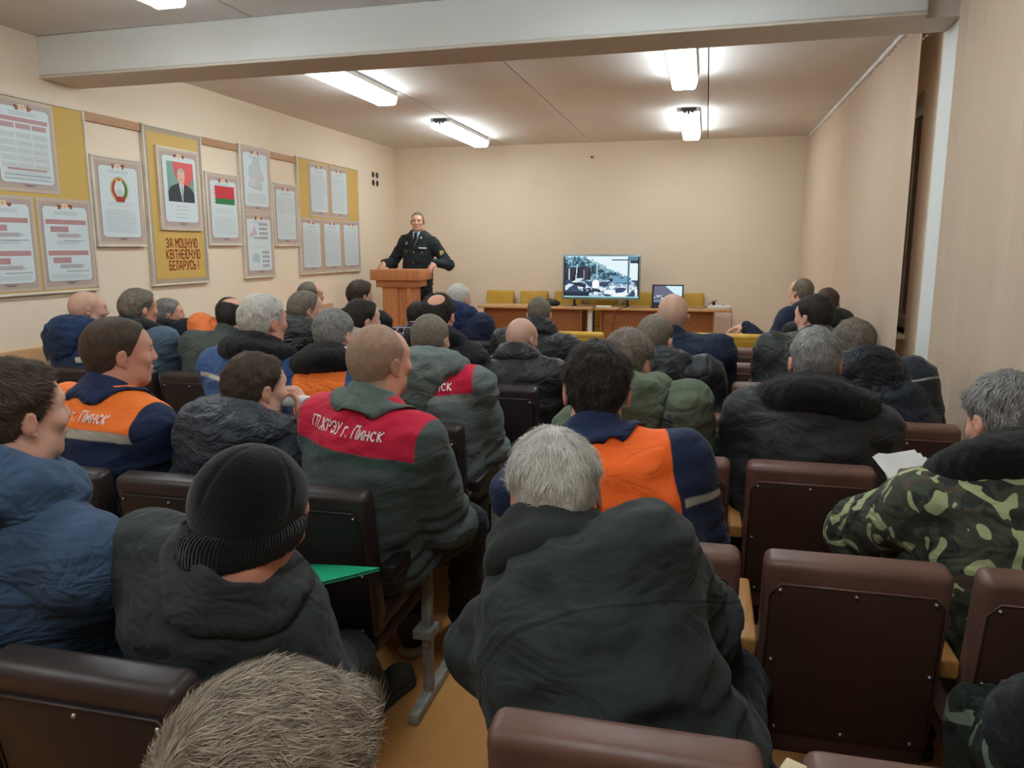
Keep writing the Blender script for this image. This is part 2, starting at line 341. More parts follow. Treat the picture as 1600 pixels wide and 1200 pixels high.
def poster_print(w, h, kind, seed=0):
    """flat print of one information poster, origin in its centre"""
    q = []; rnd = random.Random(seed); W, H = w/2, h/2
    PINK, LINE, GREY, MAR = (204, 186, 176), (136, 120, 126), (194, 203, 208), (190, 142, 144)
    q.append((rect(-W, W, -H, H), (202, 184, 168), 1))
    q.append((rect(-W+.02, W-.02, -H+.02, H-.02), (188, 168, 158), 2))
    m = .042; c = .018; a, b, t, d = -W+m, W-m, H-m*1.25, -H+m*1.3
    out = [(a+c, d), (b-c, d), (b, d+c), (b, t-c), (b-c, t), (a+c, t), (a, t-c), (a, d+c)]
    q.append(([(x*1.025, z*1.018) for x, z in out], LINE, 3)); q.append(([(x*1.01, z*1.008) for x, z in out], (222, 214, 210), 4))
    q.append((out, (214, 226, 230), 5))
    for s in (-1, 1):                                     # flower clusters over the sheet
        for i in range(5):
            x = s*(.035+.012*rnd.random()+.004*i); z = t+.012*rnd.uniform(-.8, 1.2)
            q.append((disc(x, z, .009, 7), ((186, 70, 56), (150, 60, 52), (110, 96, 70))[i % 3], 6))
    q.append((rect(-.022, .022, t-.012, t+.02), (232, 210, 176), 6)); q.append((disc(0, t+.004, .011, 8), (214, 178, 130), 7))
    for x in (-.035, 0, .035):
        q.append((rect(x-.014, x+.014, d-.012, d-.007), LINE, 6))
    q.append((rect(-.03, .03, d-.02, d-.015), (90, 84, 96), 6))
    def lines(x0, x1, z0, z1, n, col=GREY, th=.0022, ragged=True, lay=8):
        for i in range(n):
            z = z1-(i+.5)*(z1-z0)/n; e = x1-(rnd.random()*.25*(x1-x0) if ragged and rnd.random() < .35 else 0)
            q.append((rect(x0, e, z-th, z+th), col, lay))
    TW = b-a
    def title(z): lines(-TW*.26, TW*.26, z-.012, z+.012, 2, (180, 190, 198), .0024, False)
    if kind == 'text':
        title(t-.04); lines(a+.02, b-.02, d+.02, t-.07, 34)
    elif kind == 'columns':
        title(t-.04)
        lines(a+.02, -.005, 0, t-.07, 16); lines(.01, b-.02, 0, t-.07, 16); lines(a+.02, b-.02, d+.03, -.02, 12)
    elif kind == 'table':
        title(t-.035); q.append((rect(a+.015, b-.015, t-.085, t-.06), MAR, 6))
        for i in range(3):
            x0 = a+.015+i*(TW-.03)/3; x1 = x0+(TW-.03)/3-.012
            q.append((rect(x0, x1, t-.125, t-.095), (188, 150, 152), 6))
            for j in range(5):
                z = t-.15-j*.045
                q.append((rect(x0, x1, z-.032, z), (170, 176, 178), 6)); q.append((rect(x0+.002, x1-.002, z-.030, z-.002), (206, 214, 212), 7))
                q.append((rect(x0+.01, x1-.012, z-.018, z-.014), (178, 184, 186), 8))
        q.append((rect(a+.05, b-.05, d+.075, d+.09), MAR, 6))
        for j in range(2): q.append((rect(a+.02, b-.02, d+.02+j*.025, d+.023+j*.025), (96, 92, 88), 6))
        lines(a+.03, b-.03, d+.025, d+.07, 4)
    elif kind == 'scheme':
        title(t-.04)
        for z0 in (t-.10, -.02-.04):
            q.append((rect(a+.015, b-.015, z0-.012, z0+.018), MAR, 6)); lines(a+.03, b-.03, z0-.006, z0+.012, 2, (196, 150, 152))
            q.append((rect(a+.05, a+.05+TW*.4, z0-.062, z0-.026), (182, 134, 142), 6)); lines(a+.06, a+.04+TW*.4, z0-.058, z0-.03, 3, (200, 160, 166))
            q.append((rect(a+.1, a+.1+TW*.5, z0-.098, z0-.07), (196, 190, 192), 6)); lines(a+.11, b-.06, z0-.094, z0-.074, 2, (170, 172, 178))
            lines(a+.15, b-.02, z0-.125, z0-.108, 1, (150, 150, 156))
        title(.01); lines(a+.03, b-.03, d+.015, d+.045, 3)
    elif kind == 'emblem':
        title(t-.035); cz = H*.30; r = .078
        q.append((disc(0, cz, r, 24), (176, 58, 50), 6))
        q.append((disc(0, cz, r, 10, None, -60, 60)+[(0, cz)], (62, 118, 74), 7)); q.append((disc(0, cz, r, 10, None, 60, 120)+[(0, cz)], (214, 176, 116), 7))
        for i in range(28):
            an = R(i*360/28); q.append((disc((r+.004)*math.cos(an), cz+(r+.004)*math.sin(an), .010, 6), (204, 164, 100), 7))
        q.append((disc(0, cz+.004, r*.66, 20, r*.75), (216, 226, 226), 8))
        q.append((disc(0, cz-.02, r*.42, 16, r*.3), (196, 206, 186), 9))
        q.append(([(-.014, cz+.06), (.014, cz+.06), (0, cz+.085)], (200, 60, 50), 9))
        q.append((rect(-.045, .045, cz-r-.008, cz-r*.62), (170, 50, 44), 9))
        lines(a+.06, b-.06, -.03, .005, 2); lines(a+.04, b-.04, d+.03, -.05, 11, (186, 194, 200))
    elif kind == 'flag':
        title(t-.035); x0, x1, z0, z1 = a+.065, b-.03, .045, .20
        q.append((rect(x0, x1, z0+.05, z1), (206, 44, 56), 6)); q.append((rect(x0, x1, z0, z0+.05), (28, 122, 72), 6))
        q.append((rect(a+.04, x0, z0, z1), (232, 226, 224), 6))
        for i in range(6): q.append((disc(a+.052, z0+.015+i*.025, .008, 4), (206, 60, 66), 7))
        lines(a+.06, b-.06, -.035, .01, 3); lines(a+.03, b-.03, d+.03, -.06, 12)
    elif kind == 'map':
        title(t-.035)
        P = [(-.09, .02), (-.12, .05), (-.10, .09), (-.11, .12), (-.06, .14), (-.04, .19), (.0, .205), (.05, .19), (.07, .15), (.075, .10), (.11, .07), (.13, .03), (.11, .0), (.09, .0), (.10, -.05), (.07, -.09), (.03, -.07), (-.03, -.075), (-.08, -.06), (-.12, -.065), (-.13, -.03)]
        q.append(([(x*1.03, z*1.03-.004) for x, z in P], (150, 158, 164), 6)); q.append((P, (190, 206, 208), 7))
        q.append(([(0, .06), (.11, .07), (.13, .03), (.11, 0), (.02, .0)], (204, 198, 204), 8)); q.append(([(-.12, -.06), (-.02, -.07), (.0, .0), (-.10, .02)], (210, 206, 214), 8))
        q.append(([(.02, -.07), (.08, -.08), (.10, -.05), (.09, 0), (.02, 0)], (194, 210, 196), 8))
        lines(a+.04, b-.04, d+.03, -.12, 9)
    elif kind == 'arms':
        title(t-.03)
        q.append(([(-.16, .10), (-.10, .14), (-.08, .19), (-.05, .13), (-.03, .09), (-.10, .085), (-.15, .06)], (206, 188, 196), 6))
        q.append(([(-.14, -.16), (-.12, -.10), (-.08, -.07), (-.02, -.09), (.0, -.14), (-.04, -.17), (-.08, -.155)], (176, 202, 208), 6))
        for (x0, z0, nx, nz) in ((.015, .19, 5, 4), (.05, -.07, 4, 4)):
            for i in range(nx):
                for j in range(nz):
                    x = x0+i*.030; z = z0-j*.042; cc = ((70, 96, 130), (58, 66, 80), (110, 60, 70), (96, 120, 140))[rnd.randrange(4)]
                    q.append(([(x-.009, z+.013), (x+.009, z+.013), (x+.009, z-.006), (x, z-.014), (x-.009, z-.006)], cc, 6)); q.append((rect(x-.004, x+.004, z-.002, z+.006), (200, 206, 210), 7))
        for i in range(3): q.append((disc(-.075+i*.03, .19-.126-.042+.042, .010, 6), (80, 96, 120), 6))
        lines(-TW*.3, TW*.3, -.03, -.01, 1)
    elif kind == 'portrait':
        x0, x1, z0, z1 = a+.045, b-.035, -.095, t-.04
        q.append((rect(x0, x1, z0, z1), (128, 168, 156), 6))
        q.append(([(x0+.07, z1), (x1, z1), (x1, .02), (x0+.16, .03), (x0+.10, .10)], (226, 96, 98), 7))
        q.append(([(x1-.05, .06), (x1, .10), (x1, -.02), (x1-.05, -.02)], (112, 158, 140), 7.5))
        q.append(([(x0, z0), (x1, z0), (x1, -.02), (x1-.05, .025), (.045, .045), (-.03, .05), (x0+.035, .02), (x0, -.02)], (52, 58, 68), 8))
        q.append(([(-.022, .05), (.04, .048), (.018, z0+.01), (.012, z0)], (226, 230, 234), 9)); q.append(([(.006, .034), (.02, .034), (.022, -.05), (.014, -.075), (.006, -.05)], (130, 146, 160), 10))
        q.append((disc(.008, .105, .046, 18, .062), (232, 190, 172), 10)); q.append((disc(.008, .088, .038, 14, .055), (228, 184, 166), 11))
        q.append((disc(.008, .135, .044, 14, .030), (224, 192, 178), 12))
        q.append((rect(-.004, .022, .080, .084), (170, 120, 112), 14)); q.append((rect(-.016, -.004, .112, .115), (140, 110, 100), 14)); q.append((rect(.016, .028, .112, .115), (140, 110, 100), 14)); q.append((disc(.008, .150, .036, 12, .018), (186, 178, 174), 13))
        lines(-.08, .08, d+.02, z0-.02, 4, (170, 178, 186))
    return q

def board(y0, y1, z0, z1, posters, label, yellow=True, frame=.016, depth=.03):
    b = empty('notice_board', (XL, (y0+y1)/2, (z0+z1)/2), R(90)); tag(b, label, 'notice board', 'information boards on the left wall')
    W, H = (y1-y0)/2, (z1-z0)/2; cy, cz = (y0+y1)/2, (z0+z1)/2
    MB().box(-W+.004, W-.004, -depth+.006, 0, -H+.004, H-.004).build('backing', M_yellow if yellow else M_posterbg, b)
    f = frame
    for (xa, xb, za, zb) in ((-W, W, -H, -H+f), (-W, W, H-f, H), (-W, -W+f, -H+f, H-f), (W-f, W, -H+f, H-f)):
        MB().box(xa, xb, -depth-.003, 0, za, zb).build('frame_strip', M_boardframe, b, bevel=.003)
    for i, (py0, py1, pz0, pz1, kind, raised) in enumerate(posters):
        w, h = py1-py0, pz1-pz0
        p = MB().box(-w/2, w/2, -.003 if not raised else -.022, 0, -h/2, h/2).build('poster', M_posterbg if not raised else M_boardframe, b, ((py0+py1)/2-cy, -depth+.006, (pz0+pz1)/2-cz), bevel=.0008)
        flat_mesh('print', poster_print(w-(.024 if raised else 0), h-(.024 if raised else 0), kind, seed=i*7+int(y0*10)), M_print, p, loc=(0, -.0032 if not raised else -.0222, 0))
    return b
board(3.19, 4.625, 1.18, 2.39, [(3.88, 4.36, 1.815, 2.37, 'table', False), (3.40, 3.86, 1.815, 2.37, 'table', False),
      (4.155, 4.607, 1.205, 1.79, 'scheme', False), (3.68, 4.135, 1.205, 1.79, 'scheme', False), (3.21, 3.66, 1.205, 1.79, 'scheme', False)],
      'large yellow board with printed schemes, leftmost on the left wall')
board(4.65, 5.145, 1.48, 2.11, [(4.666, 5.129, 1.496, 2.094, 'emblem', False)], 'framed sheet with a round red and green emblem', False)
sb = board(5.185, 5.89, 1.18, 2.39, [(5.305, 5.815, 1.61, 2.245, 'portrait', True)], 'tall yellow board with a portrait above red slogan lettering')
board(5.915, 6.41, 1.49, 2.11, [(5.931, 6.394, 1.506, 2.094, 'flag', False)], 'framed sheet with a red and green flag', False)
board(6.435, 6.95, 1.19, 2.40, [(6.451, 6.934, 1.80, 2.384, 'map', False), (6.451, 6.934, 1.206, 1.79, 'arms', False)], 'tall narrow board with a pale map above rows of small shields', False)
board(6.97, 7.445, 1.485, 2.105, [(6.986, 7.429, 1.50, 2.09, 'columns', False)], 'framed sheet of plain text between the map and the last yellow board', False)
board(7.465, 8.93, 1.19, 2.40, [(7.70, 8.155, 1.80, 2.37, 'text', False), (8.18, 8.64, 1.80, 2.37, 'text', False), (7.485, 7.945, 1.21, 1.785, 'text', False), (7.965, 8.43, 1.21, 1.785, 'text', False), (8.45, 8.91, 1.21, 1.785, 'text', False)],
      'wide yellow board with five pages of text, nearest the lectern')
# border of the slogan board and its red slogan
flat_mesh('border_print', [(rect(-.335, .335, -.588, .588), (176, 160, 140), 1), (rect(-.305, .305, -.555, .555), (212, 176, 98), 2)], M_print, sb, loc=(0, -.0245, 0))
for i, t in enumerate(('ЗА МОЦНУЮ', 'КВІТНЕЮЧУЮ', 'БЕЛАРУСЬ !')):
    me = text_mesh(t, .066, .78, .17, .30)
    link('lettering', me, M_red, sb, (.03 if i else .02, -.0262, -.275-.088*i), (R(90), 0, 0))['kind'] = 'stuff'
for a, b in ((4.63, 5.18), (5.895, 6.43), (6.955, 7.46)):
    tag(MB().box(XL, XL+.02, a, b, 2.325, 2.385).build('hanging_rail', M_rail, None, bevel=.003),
        {4.63: 'wooden rail above the emblem sheet', 5.895: 'wooden rail above the flag sheet', 6.955: 'wooden rail above the plain text sheet'}[a], 'rail', 'wooden hanging rails')
v_ = empty('wall_socket', (XL, 9.49, 2.33), R(90)); tag(v_, 'four dark round holes in the left wall by the corner', 'vent')
for x in (-.062, .062):
    for z in (-.05, .05):
        h_ = MB().tube([(x, 0, z), (x, -.006, z)], .043, 20).build('rim', M_boardframe, v_); MB().tube([(x, 0, z), (x, -.008, z)], .037, 20).build('hole', M_dark, h_)
tag(MB().tube([(-1.46, YB, 2.6), (-1.46, YB-.03, 2.6)], .012, 8).build('wall_nail', M_dark), 'small dark nail high on the back wall', 'nail')

# ------------------------------------------------------------------ lectern
M_lect = wood('lectern_veneer', (190, 122, 76), (208, 142, 94), (9, 9, .7))
M_lect2 = wood('lectern_trim', (172, 108, 66), (190, 126, 82), (.7, 9, 9))
le = empty('lectern', (-3.43, 8.55, 0), R(2)); tag(le, 'stepped wooden lectern in front of the uniformed speaker', 'lectern')
MB().box(-.29, .29, -.25, .25, 1.105, 1.225).build('top', M_lect, le, bevel=.004)
MB().box(-.235, .235, -.215, .215, 1.025, 1.105).build('collar', M_lect2, le, bevel=.004)
MB().box(-.17, .17, -.15, .17, .05, 1.025).build('body', M_lect, le, bevel=.003)
MB().box(-.17, .015, -.185, -.15, .05, 1.025).build('front_panel', M_lect, le, bevel=.003)
MB().box(.12, .17, -.185, -.15, .05, 1.025).build('front_strip', M_lect, le, bevel=.003)
MB().box(-.25, .25, -.24, .24, 0, .06).build('plinth', M_lect2, le, bevel=.004)

# ------------------------------------------------------------------ tables at the front, with the screen, laptop and cables
M_tab = wood('table_top', (196, 152, 106), (210, 168, 122), (.7, 8, 8))
M_tabp = wood('table_panel', (150, 96, 56), (168, 112, 68), (.7, 8, 8))
def table(x0, x1, px0, px1, label):
    c = (x0+x1)/2; t = empty('desk', (c, 9.7, 0)); tag(t, label, 'table', 'desks in front of the back wall')
    w = (x1-x0)/2
    MB().box(-w, w, -.27, .17, .725, .755).build('top', M_tab, t, bevel=.004)
    MB().box(px0-c, px1-c, -.16, -.142, .30, .725).build('modesty_panel', M_tabp, t, bevel=.003)
    for x in (px0-c, px1-c): MB().box(x-.02, x+.0, -.2, .14, 0, .725).build('side_panel', M_tabp, t, bevel=.003)
table(-2.77, -1.32, -2.69, -1.46, 'left brown desk, nearest the lectern')
table(-1.29, .315, -1.21, .12, 'right brown desk with the television and laptop')
tp = empty('metal_post', (-1.36, 9.55, 0)); tag(tp, 'white metal stand between the two desks', 'stand')
MB().box(-.03, .03, -.02, .02, .03, .72).build('post', M_white, tp, bevel=.004); MB().box(-.04, .04, -.2, .2, 0, .03).build('foot', M_white, tp, bevel=.004)
MB().box(.032, .052, -.02, .02, .1, .70).build('clamp', M_dark, tp, bevel=.003)

def picture(nx, ny, w, h, fn, name, mat, parent, loc):
    xs = np.linspace(-w/2, w/2, nx+1); zs = np.linspace(-h/2, h/2, ny+1)
    v = [(x, 0, z) for z in zs for x in xs]; f = [(j*(nx+1)+i, j*(nx+1)+i+1, (j+1)*(nx+1)+i+1, (j+1)*(nx+1)+i) for j in range(ny) for i in range(nx)]
    me = bpy.data.meshes.new(name); me.from_pydata(v, [], f)
    U, V = np.meshgrid((np.arange(nx)+.5)/nx, (np.arange(ny)+.5)/ny)
    c = fn(U, V)                                          # (ny,nx,3) 0..255
    lin = np.where(c/255 <= .04045, c/255/12.92, ((c/255+.055)/1.055)**2.4)
    a = np.ones((nx*ny, 4, 4), np.float32); a[:, :, :3] = lin.reshape(-1, 1, 3)
    at = me.color_attributes.new('Col', 'FLOAT_COLOR', 'CORNER'); at.data.foreach_set('color', a.ravel())
    return link(name, me, mat, parent, loc)
k = NT('screen'); M_screen = k.out((.01, .01, .01), .25, emit=k.attr('Col').outputs['Color'], estr=1.0)
def vnoise2(U, V, s, seed):
    rs = np.random.RandomState(seed); g = rs.rand(64, 64); x, y = U*s, V*s
    i, j = x.astype(int) % 63, y.astype(int) % 63; fx, fy = x-np.floor(x), y-np.floor(y)
    return (g[j, i]*(1-fx)+g[j, i+1]*fx)*(1-fy)+(g[j+1, i]*(1-fx)+g[j+1, i+1]*fx)*fy
def tv_img(U, V):
    c = np.zeros(U.shape+(3,)); c[:] = (226, 244, 250)
    n = vnoise2(U*1.6, V, 30, 1); n2 = vnoise2(U, V, 14, 2); n3 = vnoise2(U*3, V*.35, 22, 3)
    def P(m, col): c[m] = col
    edge = .98-.02*U-np.clip(U-.28, 0, 1)*.82+(n-.5)*.10      # tree line falling to the right
    tree = (V < edge) & (V > .30)
    g = n*.6+n2*.4
    for t, col in ((0, (34, 52, 70)), (.38, (58, 92, 112)), (.52, (92, 138, 158)), (.66, (142, 186, 202))): P(tree & (g >= t), col)
    dark = tree & (U < .36) & (V < .72)
    P(dark & (n3 < .5), (28, 32, 46)); P(dark & (n3 >= .5), (62, 58, 76))
    for u0, v0, v1, s in ((.16, .40, .80, .05), (.44, .38, .95, .02), (.07, .42, .7, 0), (.27, .4, .66, .0)):
        P((np.abs(U-u0-(V-v0)*s) < .007) & (V > v0) & (V < v1) & tree, (196, 222, 232))
    gr = V <= .42
    P(gr & (U > .2), (178, 208, 224)); P(gr & (V < .28) & (n2 > .45), (226, 240, 246)); P(gr & (n > .6), (120, 150, 178)); P(gr & (n2 < .33), (54, 74, 104))
    P((V < .46) & (V > .14) & (U < .26) & (np.abs(V-.2-U*1.1) < .05), (214, 232, 240)); P((U < .3) & (V < .36) & (np.abs(V-.42+U*.5) < .05), (36, 48, 70))
    P((V < .12) & (U < .34) & (V > .03), (30, 42, 62)); P((V < .22) & (V > .12) & (U > .25) & (U < .5) & (n > .4), (40, 54, 78))
    P((V < .52) & (V > .36) & (U > .62) & (U < .85), (112, 160, 190)); P((V < .46) & (V > .38) & (U > .62) & (U < .66), (30, 44, 60)); P((V > .46) & (V < .5) & (U > .75) & (U < .8), (60, 96, 120))
    P(((U-.43)/.05)**2+((V-.32)/.11)**2 < 1, (250, 252, 255)); P((U > .55) & (V < .18) & (n2 > .4), (240, 244, 248))
    P((np.abs(U-.865) < .011) & (V > .1), (70, 104, 124)); P((V > .9) & (V < .915) & (U > .64) & (U < .88), (60, 82, 96))
    P((U > .87) & (V > .9), (92, 130, 146)); P((U > .88) & (V > .82) & (V < .9) & (V > .82+(1-U)*.1), (40, 50, 62)); P(U > .985, (20, 24, 30)); P(U < .012, (16, 22, 30))
    P(V < .02, (150, 214, 226)); P(V > .985, (150, 200, 220))
    return c
def lap_img(U, V):
    c = np.zeros(U.shape+(3,)); c[:] = (96, 98, 124); n = vnoise2(U, V, 16, 8)
    c[(V > .98-(U-.42)*1.35) & (U > .42)] = (206, 234, 246)
    b = (V < .42) & (V > .22); c[b & (n > .62)] = (224, 230, 240); c[b & (n < .3)] = (52, 54, 78)
    c[V < .16] = (120, 130, 158); c[V < .07] = (60, 120, 150); c[U < .02] = (30, 34, 44)
    return c
tv = empty('television', (-1.25, 9.66, .755)); tag(tv, 'flat television on the right desk showing a wreck by a forest', 'television')
M_silver = plain('silver_bezel', (150, 166, 170), .35, metal=.6)
MB().box(-.48, .48, 0, .045, .08, .632).build('housing', M_silver, tv, bevel=.006)
picture(128, 76, .925, .505, tv_img, 'screen', M_screen, tv, (0, -.002, .362))
MB().box(-.43, .43, .045, .075, .14, .5).build('back_cover', M_dark, tv, bevel=.01)
for s in (-1, 1):
    MB().box(s*.33-.012, s*.33+.012, -.10, .14, 0, .012).box(s*.33-.012, s*.33+.012, .005, .04, .01, .085).build('foot', M_dark, tv, bevel=.003)
lp = empty('laptop', (-.44, 9.62, .755)); tag(lp, 'open laptop with a dim picture, right of the television', 'laptop')
ba = MB().box(-.185, .185, -.12, .12, 0, .02).build('base', M_dark, lp, bevel=.004)
lid = MB().box(-.19, .19, 0, .012, 0, .255).build('lid', M_silver, lp, (0, .11, .018), (R(-8), 0, 0), bevel=.004)
MB().box(-.188, .188, -.002, .001, .002, .252).build('bezel', M_dark, lid); picture(64, 40, .345, .205, lap_img, 'screen', M_screen, lid, (0, -.0035, .135))
MB().box(-.16, .16, -.05, .1, .02, .023).build('keyboard', M_darkmetal, ba)
# small things on the desks
ps = empty('power_strip', (.17, 9.55, .755)); tag(ps, 'white power strip at the right end of the right desk', 'power strip')
MB().box(-.13, .13, -.03, .03, 0, .045).build('case', M_white, ps, bevel=.008)
MB().tube([(-.06, 0, .045), (-.06, 0, .085)], .018, 10).build('plug', M_dark, ps); MB().tube([(.05, 0, .045), (.05, 0, .05)], .016, 10).build('socket', M_darkmetal, ps)
def cable(pts, label, r=.004, mat=M_dark):
    P_ = [Vector(p) for p in pts]; out = []
    for i in range(len(P_)-1):
        p0, p1, p2, p3 = P_[max(i-1, 0)], P_[i], P_[i+1], P_[min(i+2, len(P_)-1)]
        for j in range(6):
            t = j/6; out.append(.5*((2*p1)+(p2-p0)*t+(2*p0-5*p1+4*p2-p3)*t*t+(3*p1-p0-3*p2+p3)*t**3))
    out.append(P_[-1])
    return tag(MB().tube(out, r, 6).build('cable', mat, smooth=True), label, 'cable', 'cables on the desks')
cable([(-1.2, 9.55, .762), (-1.0, 9.5, .765), (-.85, 9.46, .762), (-.62, 9.5, .765), (-.3, 9.52, .764)], 'black cable lying between the television and the laptop')
cable([(-.9, 9.45, .762), (-1.0, 9.42, .74), (-1.05, 9.41, .6), (-1.07, 9.41, .42), (-1.07, 9.42, .2)], 'black cable hanging down the front of the right desk')
cable([(-.24, 9.6, .765), (-.12, 9.5, .77), (.0, 9.55, .765), (.1, 9.55, .84), (.15, 9.56, .86)], 'black cable from the laptop to the power strip')
cable([(.29, 9.5, .775), (.318, 9.45, .74), (.32, 9.44, .5), (.318, 9.45, .1)], 'thin grey cable hanging off the right end of the desk', .003, M_darkmetal)
cable([(-1.72, 9.5, .762), (-1.6, 9.52, .765), (-1.5, 9.48, .762), (-1.4, 9.5, .765), (-1.25, 9.5, .762)], 'black cable under the left edge of the television')
bg = empty('cable_bag', (-1.86, 9.58, .755)); tag(bg, 'small black bag lying on the left desk beside the television', 'bag')
MB().box(-.11, .11, -.06, .06, 0, .06).build('pouch', M_dark, bg, bevel=.028, seg=4); MB().tube([(-.2, -.02, .012), (-.15, -.03, .05), (-.05, -.04, .075), (.05, -.03, .08), (.1, -.02, .05)], .007, 6).build('handle', M_dark, bg, smooth=True)
tag(MB().box(-1.28, -1.1, 9.46, 9.54, .755, .773).build('white_box', M_white, bevel=.004), 'small white box under the television', 'box')

# ------------------------------------------------------------------ rows of folding hall chairs
def leather(name, c1, c2, rough=.42):
    k = NT(name); o = k.coord()
    col = k.mix(k.step(k.noise(o, 7, 5, .6), .3, .72), s2l(c1), s2l(c2))
    wear = k.step(k.noise(o, 30, 6, .7), .70, .78)
    col = k.mix(k.math('MULTIPLY', wear, .25), col, s2l((150, 128, 116)))
    return k.out(col, k.math('ADD', k.math('MULTIPLY', k.noise(o, 20), .25), rough-.12), k.bump(k.noise(o, 260, 4, .6), .12, .002), .45)
M_lea = {'dark': leather('leatherette_black_brown', (44, 36, 37), (54, 44, 44)), 'brown': leather('leatherette_brown', (102, 72, 62), (114, 82, 72)),
         'yellow': leather('leatherette_yellow', (198, 152, 46), (208, 164, 58), .5)}
M_pan = {'dark': plain('panel_black_brown', (38, 32, 33), .5, bump=.1), 'brown': plain('panel_brown', (70, 48, 40), .5, bump=.1), 'yellow': plain('panel_yellow', (190, 146, 44), .55)}
M_arm = {'dark': plain('armrest_dark', (40, 36, 36), .38), 'brown': wood('armrest_wood', (176, 122, 66), (196, 142, 82), (6, .8, 6)), 'yellow': wood('armrest_wood_y', (176, 122, 66), (196, 142, 82), (6, .8, 6))}
M_leg = {'dark': plain('leg_grey_paint', (146, 144, 136), .5, metal=.2, var=.2, vs=25), 'brown': plain('leg_dark_paint', (74, 68, 64), .45, metal=.2), 'yellow': plain('leg_grey', (120, 118, 110), .45, metal=.2)}
M_stud = plain('stud_metal', (190, 184, 176), .3, metal=.8)
CW = .372                                                # width of one backrest
def back_y(z): return .0+(.82-z)*.16                      # rear face of the reclined back
MESH = {}
def chair_meshes():
    w = CW/2
    # padded back: reclined slab with rounded edges
    mb = MB(); ang = math.atan(.16)
    T = Matrix.Translation((0, 0, .82)) @ Matrix.Rotation(ang, 4, 'X')
    MESH['backrest'] = MB().box(-w, w, .004, .078, -.455, 0, T).mesh('backrest', bevel=.022, seg=4)
    W, c = w-.014, .022
    poly = [(-W, -.435), (W, -.435), (W, -.055-c), (W-c, -.048), (-W+c, -.048), (-W, -.055-c)]
    MESH['back_panel'] = MB().prism(poly, .012, T @ Matrix.Translation((0, -.002, 0))).mesh('back_panel', bevel=.004)
    MESH['piping'] = MB().tube([tuple(T @ Vector((x*1.012, -.001, z))) for x, z in (poly[1:]+poly[:1])], .0032, 5).mesh('piping', smooth=True)
    MESH['stud'] = MB().tube([(0, -.005, 0), (0, -.003, 0), (0, .002, 0)], [.0015, .0042, .005], 8).mesh('stud', smooth=True)
    st = [(-W+.02, -.062), (0, -.062), (W-.02, -.062), (-W+.012, -.24), (W-.012, -.24), (0, -.42), (W-.03, -.42), (-W+.03, -.42)]
    MESH['studs'] = [tuple(T @ Vector((x, -.003, z))) for x, z in st]
    MESH['seat'] = MB().box(-w, w, .085, .47, .385, .455).mesh('seat', bevel=.022, seg=3)
    MESH['seat_pan'] = MB().box(-w+.01, w-.01, .08, .44, .33, .385).mesh('seat_pan', bevel=.008)
    a = .022
    MESH['armrest'] = MB().box(-a, a, .085, .43, .555, .60).mesh('armrest', bevel=.008)
    MESH['post'] = MB().box(-.016, .016, .385, .415, .03, .56).mesh('leg', bevel=.003)
    MESH['foot_bar'] = MB().box(-.018, .018, .25, .72, 0, .035).mesh('foot_bar', bevel=.004)
    MESH['bracket'] = MB().box(-.035, .03, .35, .43, .235, .265).box(-.012, .012, .37, .43, .20, .24).mesh('bracket', bevel=.003)
chair_meshes()
CH = {}
def mcopy(key, mat):
    if (key, mat.name) not in CH:
        m = MESH[key].copy(); m.materials.clear(); m.materials.append(mat); CH[(key, mat.name)] = m
    return CH[(key, mat.name)]
def chair(kind, x, y, label, group, arms=(1,), rz=0, sz=1, legs=True, folded=False):
    c = empty('hall_chair', (x, y, 0), rz); c.scale.z = sz; tag(c, label, 'chair', group)
    bk = link('backrest', mcopy('backrest', M_lea[kind]), None, c)
    pn = link('back_panel', mcopy('back_panel', M_pan[kind]), None, c)
    link('piping', mcopy('piping', M_lea[kind]), None, pn)
    for p in MESH['studs']: link('stud', mcopy('stud', M_stud), None, pn, p)
    se = link('seat', mcopy('seat', M_lea[kind]), None, c); link('seat_pan', mcopy('seat_pan', M_pan[kind]), None, se)
    if folded:
        se.rotation_euler = (R(62), 0, 0); se.location = (0, .30, .10)
    for s in arms:
        xx = s*.212
        link('armrest', mcopy('armrest', M_arm[kind]), None, c, (xx, 0, 0))
        lg = link('leg', mcopy('post', M_leg[kind]), None, c, (xx, 0, 0)); link('foot_bar', mcopy('foot_bar', M_leg[kind]), None, lg); link('bracket', mcopy('bracket', M_leg[kind]), None, lg)
    return c
LROW = {1: .905, 2: 1.83, 3: 2.66, 4: 3.495, 5: 4.43, 6: 5.17}
LX0 = {1: -.93, 2: -1.045, 3: -1.04, 4: -.93, 5: -1.03, 6: -1.09}
LN = {1: 2, 2: 4, 3: 5, 4: 7, 5: 7, 6: 6}
ordn = ['aisle', 'second', 'third', 'fourth', 'fifth', 'sixth', 'seventh']
rown = {1: 'row of the knit hat', 2: 'row of the red back panel', 3: 'row of the big grey hood', 4: 'row of the beige jacket', 5: 'fifth left row', 6: 'last dark row before the yellow'}
for r in LROW:
    for i in range(LN[r]):
        nm = ordn[i]+' seat' if i == 0 else ordn[i]+' seat from the aisle'
        chair('dark', LX0[r]-.42*i, LROW[r], 'dark hall chair, %s, %s' % (nm, rown[r]), 'dark hall chairs left of the aisle')
for i in range(5):
    chair('yellow', -.93-.42*i, 5.95, 'yellow hall chair, %s of the left front row' % (ordn[i]+' seat' if i == 0 else ordn[i]+' seat from the aisle'), 'yellow hall chairs in the front row')
RROW = {1: .925, 2: 1.645, 3: 2.40, 4: 3.08, 5: 3.86, 6: 4.52, 7: 5.22}
rr = {1: 'row behind the white-haired leaning man', 2: 'row of the camouflage coat', 3: 'row of the big fur collar', 4: 'fourth right row', 5: 'row of the bald broad man', 6: 'sixth right row', 7: 'last brown row before the yellow'}
